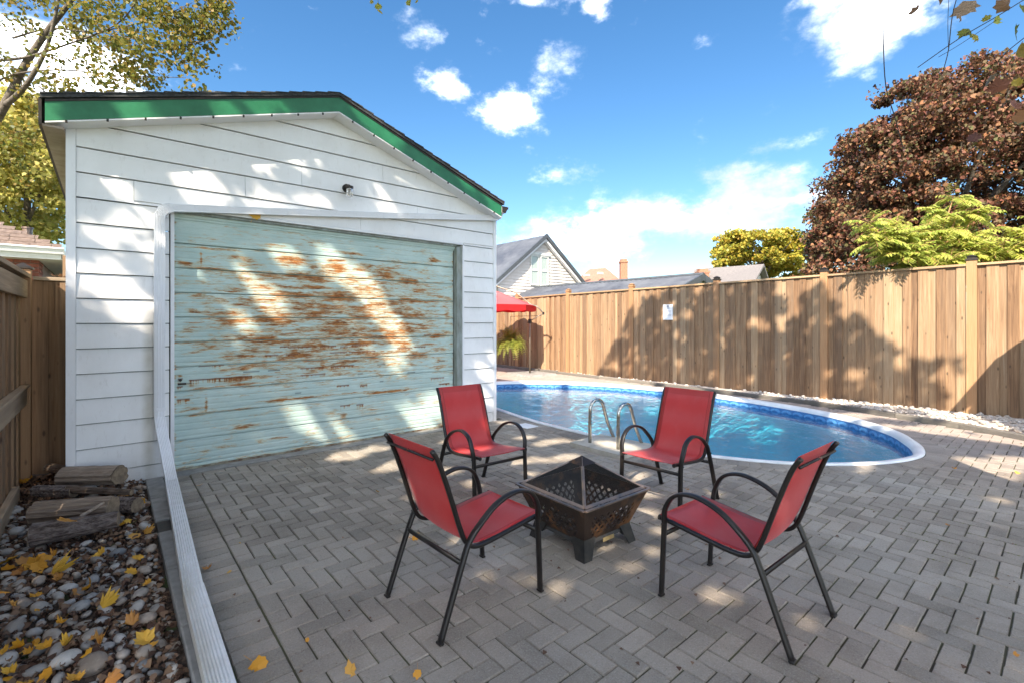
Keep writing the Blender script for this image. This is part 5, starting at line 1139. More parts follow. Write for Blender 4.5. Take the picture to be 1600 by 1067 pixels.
for k in range(9):
    t_ = k / 8; ring = []
    for i in range(seg * 6):
        a = i / 6; i0 = int(a); f_ = a - i0; x = (pts8[i0 % seg][0] * (1 - f_) + pts8[(i0 + 1) % seg][0] * f_ - cc.x) * t_ + cc.x; y = (pts8[i0 % seg][1] * (1 - f_) + pts8[(i0 + 1) % seg][1] * f_ - cc.y) * t_ + cc.y
        ring.append((x, y, zc - (zc - zr) * t_ - .05 * math.sin(PI * t_) * (4 * f_ * (1 - f_))))
    rings.append(ring)
vs = [v for r in rings for v in r]; m = seg * 6; can.add(vs, [(k * m + i, k * m + (i + 1) % m, (k + 1) * m + (i + 1) % m, (k + 1) * m + i) for k in range(8) for i in range(m)]); part('canopy', can, M['umb'], um)
val = MB(); last = rings[-1]; val.add(last + [(x, y, z - .17 + .015 * math.cos(i * PI * 2 / 3)) for i, (x, y, z) in enumerate(last)], [(i, i + m, (i + 1) % m + m, (i + 1) % m) for i in range(m)]); part('valance', val, M['umbv'], um)
for i in range(seg): mb = MB(); mb.tube([(cc.x, cc.y, zc - .03), (pts8[i][0], pts8[i][1], zr - .015)], .008, 5); part('rib', mb, M['umbpole'], um)
fb = pp(797, 535, 13.9); fern = thing('hanging_fern', 'bushy green and yellow fern in a hanging pot near the red umbrella', 'fern', (fb.x, fb.y, fb.z - .1))
mb = MB(); mb.lathe([(.09, -.13), (.14, .02), (.15, .03)], tuple(fb), 14); part('pot', mb, M['pot'], fern)
mb = MB(); hk = (fb.x, fb.y, 2.0)
for i in range(3): a = 2 * PI * i / 3; mb.tube([(fb.x + .14 * math.cos(a), fb.y + .14 * math.sin(a), fb.z + .03), (fb.x, fb.y, fb.z + .5)], .002, 4, cap=False)
fx_ = fpt(fb.y, 0); mb.tube([(fb.x, fb.y, fb.z + .5), (fb.x + .02, fb.y, fb.z + .75), tuple(Vector((fx_.x, fx_.y, fb.z + .78)))], .008, 5); part('hanger', mb, M['cap_dark'], fern)
V, F, C_ = [], [], []; off = 0
for i in range(360):
    a = random.uniform(0, 2 * PI); el_ = random.uniform(.0, 1.35); ln_ = random.uniform(.45, .78); p = Vector(fb); prev = None; droop = random.uniform(1.2, 2.6); tint = random.random() * .6 + (.3 if el_ < .4 else 0)
    d = Vector((math.cos(a) * math.cos(el_), math.sin(a) * math.cos(el_), math.sin(el_))); st_ = ln_ / 12
    for k in range(12):
        side = d.cross(Vector((0, 0, 1))).normalized(); w_ = .075 * math.sin(PI * (k + 1.2) / 13.5)
        for s in (1, -1):
            tip = p + side * s * w_ + d * .018; V += [tuple(p), tuple(p + d * .02), tuple(tip)]; F.append((off, off + 1, off + 2)); off += 3; C_ += [tint] * 3
        p = p + d * st_; d = (d + Vector((0, 0, -1)) * droop * st_ * 1.6).normalized()
o = link(bpy.data.objects.new('fronds', np_mesh('fronds', V, F, C_, M['lf_fern'], tuple(fern.location)))); o.parent = fern

# ================================================================== neighbours
# white gabled house
nh = thing('white_house', 'pale clapboard house gable with tall paired window and grey tile roof beyond the fence', 'house', (14.8, 10, 0))
hx0, hx1, ax2, hz0, hz1 = 12.15, 17.5, 14.8, 3.32, 5.30
mb = MB(); mb.prism([(hx0, -.05), (hx1, -.05), (hx1, hz0), (ax2, hz1), (hx0, hz0)], 10.0, 20, 'y'); part('wall', mb, M['cream'], nh)
cb = MB(); z = 2.4
while z < hz1 - .08:
    def lx_(zz): return (hx0 if zz < hz0 else hx0 + (zz - hz0) / (hz1 - hz0) * (ax2 - hx0)), (hx1 if zz < hz0 else hx1 - (zz - hz0) / (hz1 - hz0) * (hx1 - ax2))
    (a, b), (c, d) = lx_(z), lx_(z + .14); cb.add([(a, 9.965, z), (b, 9.965, z), (d, 9.995, z + .14), (c, 9.995, z + .14), (a, 10, z), (b, 10, z)], [(0, 1, 2, 3), (0, 4, 5, 1)]); z += .14
part('clapboards', cb, M['cream'], nh, stuff=True)
sl = (5.48 - 3.42) / (ax2 - 11.75)
def tile_roof(xr, zr_, xe, ze, y0, y1, mat, parent, name='roof', course=.30, corr=.2):
    n = 14 if abs(xr - xe) > 2 else 8; L_ = math.hypot(xr - xe, zr_ - ze); nc = max(4, int(L_ / course)); ny_ = int((y1 - y0) / .10); V = []; F = []
    for i in range(nc):
        for e in (0, 1):
            t_ = (i + e) / nc
            for j in range(ny_ + 1):
                y = y0 + j * (y1 - y0) / ny_; up_ = (.0 if e == 0 else .035) + .014 * math.sin(y * 2 * PI / corr); V.append((xr + (xe - xr) * t_, y, zr_ + (ze - zr_) * t_ + up_ + .02))
    for r in range(2 * nc - 1):
        for j in range(ny_): a = r * (ny_ + 1) + j; F.append((a, a + 1, a + ny_ + 2, a + ny_ + 1))
    o = link(bpy.data.objects.new(name, np_mesh(name, V, F, None, mat, tuple(wloc(parent))))); o.parent = parent; return o
for xe, ze in ((11.72, 3.08), (17.9, 3.05)):
    tile_roof(ax2, 5.46, xe, ze, 9.72, 20.2, M['metaltile'], nh)
    mb = MB(); mb.hexa([(xe, 9.70, ze - .10), (ax2, 9.70, 5.34), (ax2, 9.78, 5.34), (xe, 9.78, ze - .10), (xe, 9.70, ze + .07), (ax2, 9.70, 5.53), (ax2, 9.78, 5.53), (xe, 9.78, ze + .07)]); part('verge_trim', mb, M['ridge'], nh)
    mb = MB(); mb.hexa([(xe, 9.79, ze - .22), (ax2, 9.79, 5.2), (ax2, 9.96, 5.2), (xe, 9.96, ze - .22), (xe, 9.79, ze - .06), (ax2, 9.79, 5.38), (ax2, 9.96, 5.38), (xe, 9.96, ze - .06)]); part('barge_board', mb, M['trim'], nh)
    mb = MB(); mb.hexa([(xe, 9.8, ze - .03), (ax2, 9.8, 5.42), (ax2, 20, 5.42), (xe, 20, ze - .03), (xe, 9.8, ze + .0), (ax2, 9.8, 5.45), (ax2, 20, 5.45), (xe, 20, ze + .0)]); part('roof_deck', mb, M['ridge'], nh)
wa, wb_ = onY(829, 398, 9.95), onY(857, 448, 9.95); wc = (wa.x + wb_.x) / 2; wz1, wz0 = wa.z, wb_.z
for s in (-1, 1):
    x0, x1 = (wa.x, wc - .04) if s < 0 else (wc + .04, wb_.x); mb = MB(); f_ = .07; y = 9.93
    mb.box(x0, x1, y, 9.99, wz1 - f_, wz1); mb.box(x0, x1, y, 9.99, wz0, wz0 + f_); mb.box(x0, x0 + f_, y, 9.99, wz0 + f_, wz1 - f_); mb.box(x1 - f_, x1, y, 9.99, wz0 + f_, wz1 - f_); mb.box(x0 + f_, x1 - f_, y + .005, 9.99, (wz0 + wz1) / 2 - .04, (wz0 + wz1) / 2 + .04)
    wf = part('window', mb, M['winframe'], nh)
    for a, b in (((wz0 + f_), (wz0 + wz1) / 2 - .04), ((wz0 + wz1) / 2 + .04, wz1 - f_)): mb = MB(); mb.box(x0 + f_, x1 - f_, y + .03, y + .04, a, b); part('pane', mb, M['pane'], wf)
mb = MB(); mb.box(wa.x - .1, wb_.x + .1, 9.91, 9.99, wz1 + .003, wz1 + .12); part('window_head', mb, M['winframe'], nh)
# low grey-roofed outbuilding in front of it
lh = thing('grey_roofed_shed', 'long low outbuilding with grey metal tile roof showing just over the fence', 'shed', (14, 6, 0))
mb = MB(); mb.prism([(12.0, -.05), (16.0, -.05), (16.0, 2.25), (14, 2.93), (12.0, 2.25)], 1.95, 9.65, 'y'); part('wall', mb, M['trim'], lh)
for xe in (11.7, 16.3):
    tile_roof(14, 3.0, xe, 3.0 - abs(xe - 14) * .345, 1.80, 9.66, M['metaltile'], lh); ze = 3.0 - abs(xe - 14) * .345
    mb = MB(); mb.hexa([(xe, 1.76, ze - .16), (14, 1.76, 2.85), (14, 1.84, 2.85), (xe, 1.84, ze - .16), (xe, 1.76, ze + .04), (14, 1.76, 3.05), (14, 1.84, 3.05), (xe, 1.84, ze + .04)]); part('verge_trim', mb, M['ridge'], lh)
mb = MB(); mb.tube([(14, 1.78, 3.03), (14, 9.65, 3.03)], .06, 8, up=(0, 0, 1)); part('ridge_cap', mb, M['ridge'], lh)
# distant brick-orange hip roof with chimney
def far_pt(px, py, d, dz=0): q = pp(px, py, d); return (q.x, q.y, q.z + dz)
fo = thing('orange_roofed_house', 'distant house with orange hip roof and tall brick chimney', 'house', tuple(Vector(far_pt(935, 480, 45)).xy.to_3d()))
b0, b1 = Vector(far_pt(885, 455, 45)), Vector(far_pt(990, 455, 45)); bk = Dv * 8; t0, t1 = Vector(far_pt(921, 421, 49)), Vector(far_pt(946, 418.5, 49))
mb = MB(); mb.add([b0, b1, b1 + bk, b0 + bk, t0, t1], [(0, 1, 5, 4), (1, 2, 5), (2, 3, 4, 5), (3, 0, 4)]); part('roof', mb, M['orangeroof'], fo)
mb = MB(); mb.hexa([tuple(Vector((v.x, v.y, -.05))) for v in (b0 * 1.0, b1, b1 + bk, b0 + bk)] + [tuple(v) for v in (b0, b1, b1 + bk, b0 + bk)]); part('wall', mb, M['chim'], fo)
def chimney(px0, px1, py0, py1, d, parent):
    a, b = pp(px0, py1, d), pp(px1, py1, d); w_ = (b - a); k = Dv * w_.length; z1 = pp(px0, py0, d).z; mb = MB()
    def blk(e, za, zb2):
        q = [a - w_.normalized() * e - Dv * e, b + w_.normalized() * e - Dv * e, b + k + w_.normalized() * e + Dv * e, a + k - w_.normalized() * e + Dv * e]; mb.hexa([(v.x, v.y, za) for v in q] + [(v.x, v.y, zb2) for v in q])
    blk(0, a.z - 1, z1 - .35); blk(.06, z1 - .349, z1 - .2); blk(-.05, z1 - .199, z1); part('chimney', mb, M['chim'], parent)
chimney(970, 981, 405, 440, 46, fo)
for px, py in ((917, 431), (938, 428)):
    q = pp(px, py, 46.2); mb = MB(); mb.bbox(q.x - .35, q.x + .35, q.y - .1, q.y + .1, q.z - .08, q.z + .12, .02); part('roof_vent', mb, M['winframe'], fo)
# distant taupe roof
ft = thing('taupe_roofed_house', 'distant house with taupe gable roof and low brick chimney beyond the fence post', 'house', tuple(Vector((*pp(1150, 470, 36).xy, 0))))
r0, r1 = pp(1085, 421, 41), pp(1194, 413, 36); e0, e1 = pp(1075, 447, 38), pp(1178, 443, 32.5); f0, f1 = r0 * 2 - e0, r1 * 2 - e1; f0.z = e0.z; f1.z = e1.z
mb = MB(); mb.add([e0, e1, r1, r0, f0, f1] + [v - Vector((0, 0, .18)) for v in (e0, e1, r1, r0, f0, f1)], [(0, 1, 2, 3), (3, 2, 5, 4), (7, 6, 9, 8), (8, 9, 10, 11), (1, 7, 8, 2), (2, 8, 11, 5), (0, 6, 7, 1)]); part('roof', mb, M['greyroof'], ft)
g0, g1, g2 = e1.lerp(f1, .06), f1.lerp(e1, .06), r1.copy(); sh_ = (r0 - r1).normalized() * .5
mb = MB(); w5 = [Vector((g0.x, g0.y, -.05)), Vector((g1.x, g1.y, -.05)), Vector((g1.x, g1.y, g1.z - .1)), Vector((g2.x, g2.y, g2.z - .25)), Vector((g0.x, g0.y, g0.z - .1))]; mb.add([v + sh_ for v in w5] + [v + sh_ * 10 for v in w5], [(0, 1, 2, 3, 4), (9, 8, 7, 6, 5), (0, 5, 6, 1), (1, 6, 7, 2), (0, 4, 9, 5)]); part('wall', mb, M['cream'], ft)
chimney(1093, 1108, 420, 440, 37.5, ft)
# brick bungalow on the left
bh = thing('brick_bungalow', 'red brick bungalow with brown shingle roof and white eavestrough beyond the left fence', 'house', (-4.5, 6, 0))
YB = 6.0; cr_ = onY(97, 389, YB - .35); wr = onY(59, 400, YB); ez = cr_.z
mb = MB(); mb.box(-12, wr.x, YB + .02, YB + 8, -.05, ez - .12); part('wall', mb, M['mortar'], bh)
bm_me = {}
def br(x0, x1, y0, y1, z0): mb = MB(); mb.bbox(x0, x1, y0, y1, z0, z0 + .062, .003); part('brick', mb, M['brick'], bh, origin=(x0, y0, z0))
z = 1.72; rw = 0
while z < ez - .2:
    x = wr.x + .012
    first = True
    while x > -7.1 if False else x > onY(-6, 400, YB).x:
        w_ = .10 if (first and rw % 2) else .205; br(x - w_, x - .01 if not first else x, YB - .005, YB + .03, z); x -= w_; first = False
    for j in range(3): yy0 = YB + .035 + j * .215 + (.1 if rw % 2 else 0); br(wr.x - .02, wr.x + .012, yy0, yy0 + .205, z)
    z += .075; rw += 1
mb = MB(); mb.box(-12, wr.x, YB - .004, YB + .019, -.05, 1.70); part('lower_wall', mb, M['brick'], bh)
ov = cr_.x; sl_ = .62
mb = MB(); A_ = Vector((ov, YB - .35, ez)); mb.add([A_, (-12, YB - .35, ez), (-12, YB + 3.5, ez + 3.85 * .52), (ov - 3.85, YB + 3.5, ez + 3.85 * .52), (ov, YB + 7.4, ez)], [(0, 3, 2, 1), (0, 4, 3)]); rfb = part('roof', mb, M['tanshingle'], bh)
crs = MB()
for i in range(24):
    t_ = i / 24; x1 = ov - 3.85 * t_; y = YB - .35 + 3.85 * t_; z = ez + 2.0 * t_
    x = -10
    while x < x1 - .05:
        xe = min(x + random.uniform(.25, .36), x1); h_ = random.uniform(.010, .024); y2 = y + .175; z2 = z + .175 * .52
        crs.add([(x, y, z + h_), (xe - .008, y, z + h_), (xe - .008, y2, z2 + .004), (x, y2, z2 + .004), (x, y, z + .001), (xe - .008, y, z + .001)], [(0, 1, 2, 3), (4, 5, 1, 0)]); x = xe
part('shingles', crs, M['tanshingle'], rfb, stuff=True)
gt = MB(); gt.prism([(YB - .36, ez - .11), (YB - .36, ez - .0), (YB - .48, ez), (YB - .485, ez - .02), (YB - .46, ez - .05), (YB - .44, ez - .11)], -12, ov + .03, 'x'); part('eavestrough', gt, M['spout'], bh)
mb = MB(); mb.box(-12, ov - .01, YB - .355, YB - .335, ez - .20, ez - .11); part('fascia', mb, M['trim'], bh)
mb = MB(); mb.box(-12, ov, YB - .333, YB - .0, ez - .20, ez - .18); mb.box(wr.x + .013, ov, YB + .002, YB + 7.4, ez - .20, ez - .18); part('soffit', mb, M['cream'], bh)
mb = MB(); mb.prism([(ov - .0, ez - .2), (ov + .02, ez - .2), (ov + .02, ez), (ov, ez)], YB - .3, YB + 7.4, 'y'); part('side_fascia', mb, M['trim'], bh)
# porch post glimpsed beyond
mb = MB(); mb.box(wr.x + .35, wr.x + .47, YB + 2.2, YB + 2.3, 0, ez - .2); part('porch_post', mb, M['trim'], bh)
vp = pp(43, 358, 9.6); mb = MB(); mb.lathe([(.075, -.5), (.075, .0)], tuple(vp), 12); mb.lathe([(.09, .0), (.09, .03)], tuple(vp), 12); part('roof_vent', mb, M['pitframe'], rfb)

# unseen shed added at right to throw the straight edged shade on the fence
hb = thing('shade_shed', 'unseen pale shed with grey gable roof added right of the viewer to shade the fence', 'shed', (7.9, -7.2, 0))
mb = MB(); mb.prism([(-6.25, -.05), (-8.65, -.05), (-8.65, 2.6), (-7.45, 3.9), (-6.25, 2.6)], 7.45, 8.3, 'x'); part('wall', mb, M['stucco'], hb)
for s_ in (1, -1):
    y0, y1 = -7.45 + s_ * 1.45, -7.45; mb = MB(); mb.hexa([(7.3, y0, 2.42), (8.45, y0, 2.42), (8.45, y1, 3.98), (7.3, y1, 3.98), (7.3, y0, 2.5), (8.45, y0, 2.5), (8.45, y1, 4.06), (7.3, y1, 4.06)]); part('roof', mb, M['greyroof'], hb)
mb = MB(); mb.bbox(7.42, 7.449, -7.9, -7.1, 0, 1.95, .003); part('door', mb, M['winframe'], hb)
# ================================================================== trees
def limb(mb, pts, r0, r1, seg=7, per=4):
    q = sm(pts, per); n = len(q); mb.tube(q, r0, seg, up=(.3, .2, 1) , taper=[1 + (r1 / r0 - 1) * i / (n - 1) for i in range(n)])
def crown_pts(c, rad, n, clumps, cr_, shell=.6, flat=1.0):
    """points gathered into clumps spread through an ellipsoid"""
    d = unit(clumps); rr = shell + (1 - shell) * rng.random(clumps) ** .6; cc_ = np.array(c) + d * np.array(rad) * rr[:, None]
    k = rng.integers(0, clumps, n); s = cr_ * (.6 + .8 * rng.random(clumps)); o_ = unit(n) * (rng.random(n) ** .45 * s[k])[:, None]; o_[:, 2] *= flat
    return cc_[k] + o_, k
def proj(P):
    d = P - np.array(CAM); dep = d @ np.array(Dv); return 800 + 745 * (d @ np.array(Rv)) / dep, 503 - 745 * d[:, 2] / dep, dep
WLIT= [(0.94, 2.37, 0.2, 0.1, 152.0), (0.65, 1.95, 0.38, 0.12, 138.0), (1.44, 2.34, 0.29, 0.12, 131.0), (1.92, 2.02, 0.44, 0.14, 124.0), (2.26, 1.54, 0.39, 0.15, 127.0), (0.44, 1.67, 0.16, 0.06, 135.0), (1.22, 0.48, 0.35, 0.14, 130.0), (1.51, 0.22, 0.21, 0.11, 131.0), (2.64, 0.32, 0.34, 0.13, 135.0), (2.93, 0.46, 0.31, 0.14, 138.0), (2.26, 1.16, 0.22, 0.1, 132.0), (0.44, 2.22, 0.12, 0.07, 136.0), (0.15, 2.91, 0.31, 0.13, 127.0), (-0.01, 3.21, 0.22, 0.09, 126.0), (0.32, 2.88, 0.17, 0.07, 153.0), (0.75, 3.31, 0.22, 0.09, 125.0), (1.11, 3.46, 0.2, 0.12, 124.0), (0.88, 2.83, 0.3, 0.05, -171.0), (1.29, 2.9, 0.22, 0.05, -170.0), (2.63, 3.46, 0.17, 0.11, 150.0), (2.26, 3.64, 0.23, 0.08, 145.0), (3.65, 3.32, 0.42, 0.12, 159.0), (3.25, 3.4, 0.19, 0.08, 148.0), (2.26, 2.97, 0.13, 0.04, 170.0), (-0.55, 2.97, 0.11, 0.07, 138.0), (-0.41, 2.75, 0.12, 0.06, 134.0), (-0.5, 2.31, 0.14, 0.08, 142.0), (-0.36, 2.45, 0.1, 0.04, 147.0), (-0.55, 1.95, 0.16, 0.11, 160.0), (-0.36, 1.72, 0.23, 0.09, 149.0), (-0.34, 1.59, 0.15, 0.05, 149.0), (-0.14, 2.48, 0.15, 0.06, 9.0), (-0.11, 2.17, 0.15, 0.05, 6.0), (3.89, 0.71, 0.2, 0.07, 141.0), (3.82, 0.37, 0.17, 0.11, 134.0), (4.01, 0.95, 0.12, 0.08, 154.0), (0.15, 3.64, 0.14, 0.05, -174.0), (0.62, 3.84, 0.12, 0.05, 175.0), (1.29, 4.07, 0.14, 0.06, 178.0), (2.0, 4.12, 0.11, 0.06, 155.0), (2.63, 3.81, 0.17, 0.06, 154.0), (3.42, 3.52, 0.24, 0.08, 154.0), (3.95, 3.07, 0.24, 0.05, 172.0)]
GLIT= [(1.46, -3.94, 0.05, 0.06), (2.04, -4.6, 0.05, 0.07), (1.96, -4.09, 0.06, 0.04), (2.77, -3.66, 0.09, 0.09), (2.55, -3.94, 0.06, 0.09), (3.16, -3.43, 0.15, 0.11), (3.26, -3.19, 0.18, 0.13), (2.98, -3.11, 0.08, 0.08), (4.16, -2.32, 0.17, 0.3), (4.01, -1.78, 0.08, 0.1), (1.84, -1.19, 0.36, 0.2), (1.55, -0.53, 0.22, 0.21), (2.14, -1.73, 0.13, 0.13), (1.84, -1.74, 0.19, 0.12), (3.77, -1.58, 0.3, 0.12), (3.37, -2.17, 0.25, 0.12), (2.72, -2.36, 0.09, 0.09), (3.67, -1.2, 0.16, 0.10), (2.14, -2.23, 0.12, 0.1), (2.36, -2.19, 0.19, 0.09), (2.78, -0.74, 0.11, 0.13), (1.11, -2.84, 0.04, 0.04), (1.35, -3.76, 0.04, 0.05), (2.06, -3.78, 0.05, 0.05), (2.25, -4.06, 0.04, 0.04), (1.54, -2.16, 0.11, 0.06), (4.07, -0.32, 0.14, 0.14), (3.55, -3.06, 0.1, 0.08), (1.21, -3.6, 0.04, 0.04), (1.96, -0.45, 0.15, 0.14), (2.96, -1.99, 0.21, 0.11),
       (1.5, -2.75, .10, .16), (3.0, -2.85, .07, .07), (1.35, -3.1, .06, .05), (.9, -2.3, .04, .04), (2.6, -4.6, .04, .04), (2.2, -5.0, .03, .03), (2.5, -2.7, .07, .06), (3.6, -3.8, .06, .06)]
FSH= np.array([(3.3, -0.11), (3.06, 0.58), (2.62, 1.04), (2.19, 1.48), (1.79, 1.73), (1.49, 2.06), (1.03, 2.21), (0.25, 2.3), (-0.52, 2.33), (-2.67, 2.3), (-2.83, 1.92), (-3.28, 1.67), (-3.57, 1.32), (-3.84, 1.04), (-4.18, 0.89), (-4.66, 0.92), (-4.66, 0.61), (-4.51, 0.28), (-4.43, -0.16), (-2.88, -0.15)])
def vnoise(x, y, s, seed):
    """smooth value noise on arrays"""
    r_ = np.random.default_rng(seed).random((64, 64)); x = x / s + 500; y = y / s + 500; xi = np.floor(x).astype(int); yi = np.floor(y).astype(int); fx = x - xi; fy = y - yi; fx = fx * fx * (3 - 2 * fx); fy = fy * fy * (3 - 2 * fy)
    g_ = lambda a, b: r_[a % 64, b % 64]
    return (g_(xi, yi) * (1 - fx) + g_(xi + 1, yi) * fx) * (1 - fy) + (g_(xi, yi + 1) * (1 - fx) + g_(xi + 1, yi + 1) * fx) * fy
def sun_gaps(P):  # leaves removed where their shadow would cover chosen sun patches
    """canopy gaps cut so sun reaches chosen patches: True for leaves kept"""
    keep_ = np.ones(len(P), bool); tz = -P[:, 2] / L[2]; Q_ = P + L * tz[:, None]; keep_ &= ~((Q_[:, 0] < -1.6) & (Q_[:, 1] < 0)); keep_ &= ~((Q_[:, 1] < -5.6) & (Q_[:, 0] < 1.0)); keep_ &= ~(Q_[:, 1] < -6.8); near_ = (Q_[:, 0] > -.4) & (Q_[:, 0] < 8.2) & (Q_[:, 1] < -.25) & (Q_[:, 1] > -6.6); keep_ &= near_ | (rng.random(len(P)) < .42); t = (-.09 - P[:, 1]) / L[1]; H = P + L * t[:, None]
    wall = (t > 0) & (H[:, 0] > -.85) & (H[:, 0] < 4.1) & (H[:, 2] > 0) & (H[:, 2] < 4.2)
    lit = np.zeros(len(P), bool)
    for cx, cz, a, b, ang in WLIT:
        th = math.radians(ang); dx, dz = H[:, 0] - cx, H[:, 2] - cz; u = dx * math.cos(th) + dz * math.sin(th); v = -dx * math.sin(th) + dz * math.cos(th)
        lit |= (u / (a + .05)) ** 2 + (v / (b + .05)) ** 2 < 1
    keep_ &= ~(wall & lit); keep_ &= ~((t > 0) & (H[:, 2] > 4.6)); keep_ &= ~((t > 0) & ((H[:, 0] < -1.5)) & (H[:, 2] > 0))
    tg = -P[:, 2] / L[2]; G_ = P + L * tg[:, None]; tf = ((np.array(F0) - P) @ np.array(FN)) / (L @ np.array(FN)); Fh = P + L * tf[:, None]
    ground_ = ~wall & (tg < tf); fence_ = ~wall & ~ground_
    lit = np.zeros(len(P), bool)
    for x, y, a, b in GLIT: lit |= ((G_[:, 0] - x) / (a + .05)) ** 2 + ((G_[:, 1] - y) / (b + .05)) ** 2 < 1
    lit |= (G_[:, 0] > 4.2) & (G_[:, 1] > .6)
    nn = vnoise(G_[:, 0], G_[:, 1], .5, 3); lit |= (G_[:, 0] > 8.0) & (nn > .42); lit |= (G_[:, 0] > 4.3) & (G_[:, 0] <= 8.0) & (nn > 2)
    lit |= (G_[:, 0] > 5.2) & (G_[:, 1] < -4.1) & (vnoise(G_[:, 0] * .45, G_[:, 1], .32, 9) > .66)
    keep_ &= ~(ground_ & lit)
    y, z = Fh[:, 1], Fh[:, 2]; ins = np.zeros(len(P), bool); j = len(FSH) - 1
    for i in range(len(FSH)):
        (ya, za), (yb, zb_) = FSH[i], FSH[j]; c = ((za > z) != (zb_ > z)) & (y < (yb - ya) * (z - za) / (zb_ - za + 1e-9) + ya); ins ^= c; j = i
    n1_ = vnoise(y, z, .28, 5); n2_ = vnoise(y, z, .13, 6); bl = (n1_ * .7 + n2_ * .3); edge = np.clip((z - .9) / 1.4, 0, 1) * .16 + np.clip((-y - 2.2) / 2, 0, 1) * .12
    keep_ &= ~(fence_ & (~ins | (bl > .74 - edge)))
    return keep_
def tree(name, label, cat, loc): return thing(name, label, cat, loc)
# --- canopy over the near patio (mostly above and behind the viewer)
oa = tree('shade_tree', 'large leafy maple rising left of the patio and shading the garage front', 'tree', (-5.6, -5.2, 0))
mb = MB(); limb(mb, [(-5.6, -5.2, 0), (-5.5, -5.1, 2.5), (-5.3, -5.3, 5)], .26, .18, 10); limb(mb, [(-5.35, -5.2, 4.8), (-4.5, -4.6, 6.3), (-3.3, -4, 8)], .13, .03); limb(mb, [(-5.35, -5.2, 4.8), (-6.2, -6.2, 6.6), (-6.8, -7.2, 8)], .13, .03); limb(mb, [(-5.35, -5.2, 4.8), (-5.6, -4.2, 7), (-5.8, -3, 9)], .12, .03)
part('trunk', mb, M['limb'], oa, smooth=True)
def vol(c, r, n): p = unit(n) * (rng.random(n) ** (1 / 3))[:, None] * np.array(r) + np.array(c); return p
P = np.concatenate([vol((-4.8, -4.6, 8.2), (4.3, 4.0, 2.3), 62000), vol((-5.2, -7.6, 7.6), (3.6, 2.8, 1.6), 30000)])
px_, py_, dp_ = proj(P); P = P[~((dp_ > 0) & (px_ > -80) & (px_ < 1680) & (py_ > -60))]; P = P[sun_gaps(P)]
foliage('crown', P, .14, M['lf_over'], oa, up_bias=.45)
ob = tree('overhanging_maple', 'maple reaching over the viewer with drooping twigs and brown leaves in the top right corner', 'tree', (2.9, -7.3, 0))
mb = MB(); limb(mb, [(2.9, -7.3, 0), (2.8, -7.2, 3), (2.2, -6.6, 6)], .2, .14, 10); limb(mb, [(2.25, -6.7, 5.8), (1.6, -5.4, 7.6), (1.2, -4, 9)], .11, .03); limb(mb, [(2.25, -6.7, 5.8), (3, -6, 7.5), (3.6, -5.2, 9)], .1, .03)
part('trunk', mb, M['limb'], ob, smooth=True)
P = np.concatenate([vol((.9, -4.7, 9.0), (4.4, 4.2, 2.1), 50000), vol((-1.2, -8.8, 8.2), (4.6, 2.8, 1.9), 34000)])
px_, py_, dp_ = proj(P); P = P[~((dp_ > 0) & (px_ > -80) & (px_ < 1680) & (py_ > -60))]; P = P[sun_gaps(P)]
foliage('crown', P, .14, M['lf_over'], ob, up_bias=.45)
def hang(pts, r=.0022):
    mb = MB(); q = [pp(*p) for p in pts]; mb.tube(sm(q, 4), r, 5, up=(1, .2, .1)); return part('twig', mb, M['twig'], ob)
hang([(1379, -40, 2.5), (1380, 60, 2.5), (1384, 135, 2.5), (1397, 180, 2.52), (1411, 232, 2.55)], .0026)
hang([(1640, -25, 2.4), (1560, 25, 2.4), (1500, 60, 2.42), (1434, 106, 2.45)]); hang([(1500, -20, 2.4), (1488, 25, 2.4), (1482, 78, 2.4), (1474, 110, 2.4)]); hang([(1483, -10, 2.5), (1481, 35, 2.5), (1482, 80, 2.5)], .0013); hang([(1600, 60, 2.3), (1575, 80, 2.3), (1560, 95, 2.32)]); hang([(1560, 30, 2.4), (1500, 70, 2.4), (1466, 90, 2.45)], .0013)
hang([(1384, 140, 2.5), (1392, 165, 2.55), (1390, 182, 2.55)], .0012); hang([(585, -30, 3), (590, -5, 3), (591, 8, 3)], .0013); hang([(640, -30, 3), (641, 4, 3)], .0013)
def big_leaf(px, py, d, s, tones, rot=None, k=None):
    me = maple_leaf(random.uniform(.2, .9), random.randrange(99), False); me.materials.clear(); me.materials.append(M[tones]); o = link(bpy.data.objects.new('leaf', me)); o.parent = ob; o.location = pp(px, py, d) - Vector(ob.location); o.scale = (s,) * 3
    o.rotation_euler = rot or (random.uniform(1.0, 2.1), random.uniform(-.5, .5), random.uniform(0, 6.28)); return o
for a in [(1508, 12, 2.45, .10, 'lf_brown'), (1502, 25, 2.4, .05, 'lf_brown'), (1472, 0, 2.5, .05, 'lf_brown'), (1429, 17, 2.5, .05, 'lf_brown'), (1510, 48, 2.42, .065, 'lf_over'), (1527, 56, 2.42, .055, 'lf_gold'), (1555, 32, 2.4, .045, 'lf_sumac'), (1541, 29, 2.45, .035, 'lf_over'), (1575, 5, 2.4, .09, 'lf_brown'), (1596, 15, 2.4, .06, 'lf_over'), (1585, 52, 2.3, .075, 'lf_left'), (1598, 78, 2.3, .085, 'lf_left'), (1560, 134, 2.6, .09, 'lf_purple'), (1545, 125, 2.6, .07, 'lf_purple'), (1585, 165, 2.5, .07, 'lf_purple'), (1597, 182, 2.5, .075, 'lf_purple'), (1590, 190, 2.55, .06, 'lf_purple'), (1522, 215, 2.6, .06, 'lf_purple'), (591, 10, 3, .045, 'lf_gold'), (594, 18, 3, .04, 'lf_gold'), (641, 5, 3, .045, 'lf_gold'), (650, 2, 3, .03, 'lf_over'), (1590, 130, 2.6, .05, 'lf_gold'), (580, 3, 3, .03, 'lf_over')]: big_leaf(*a)

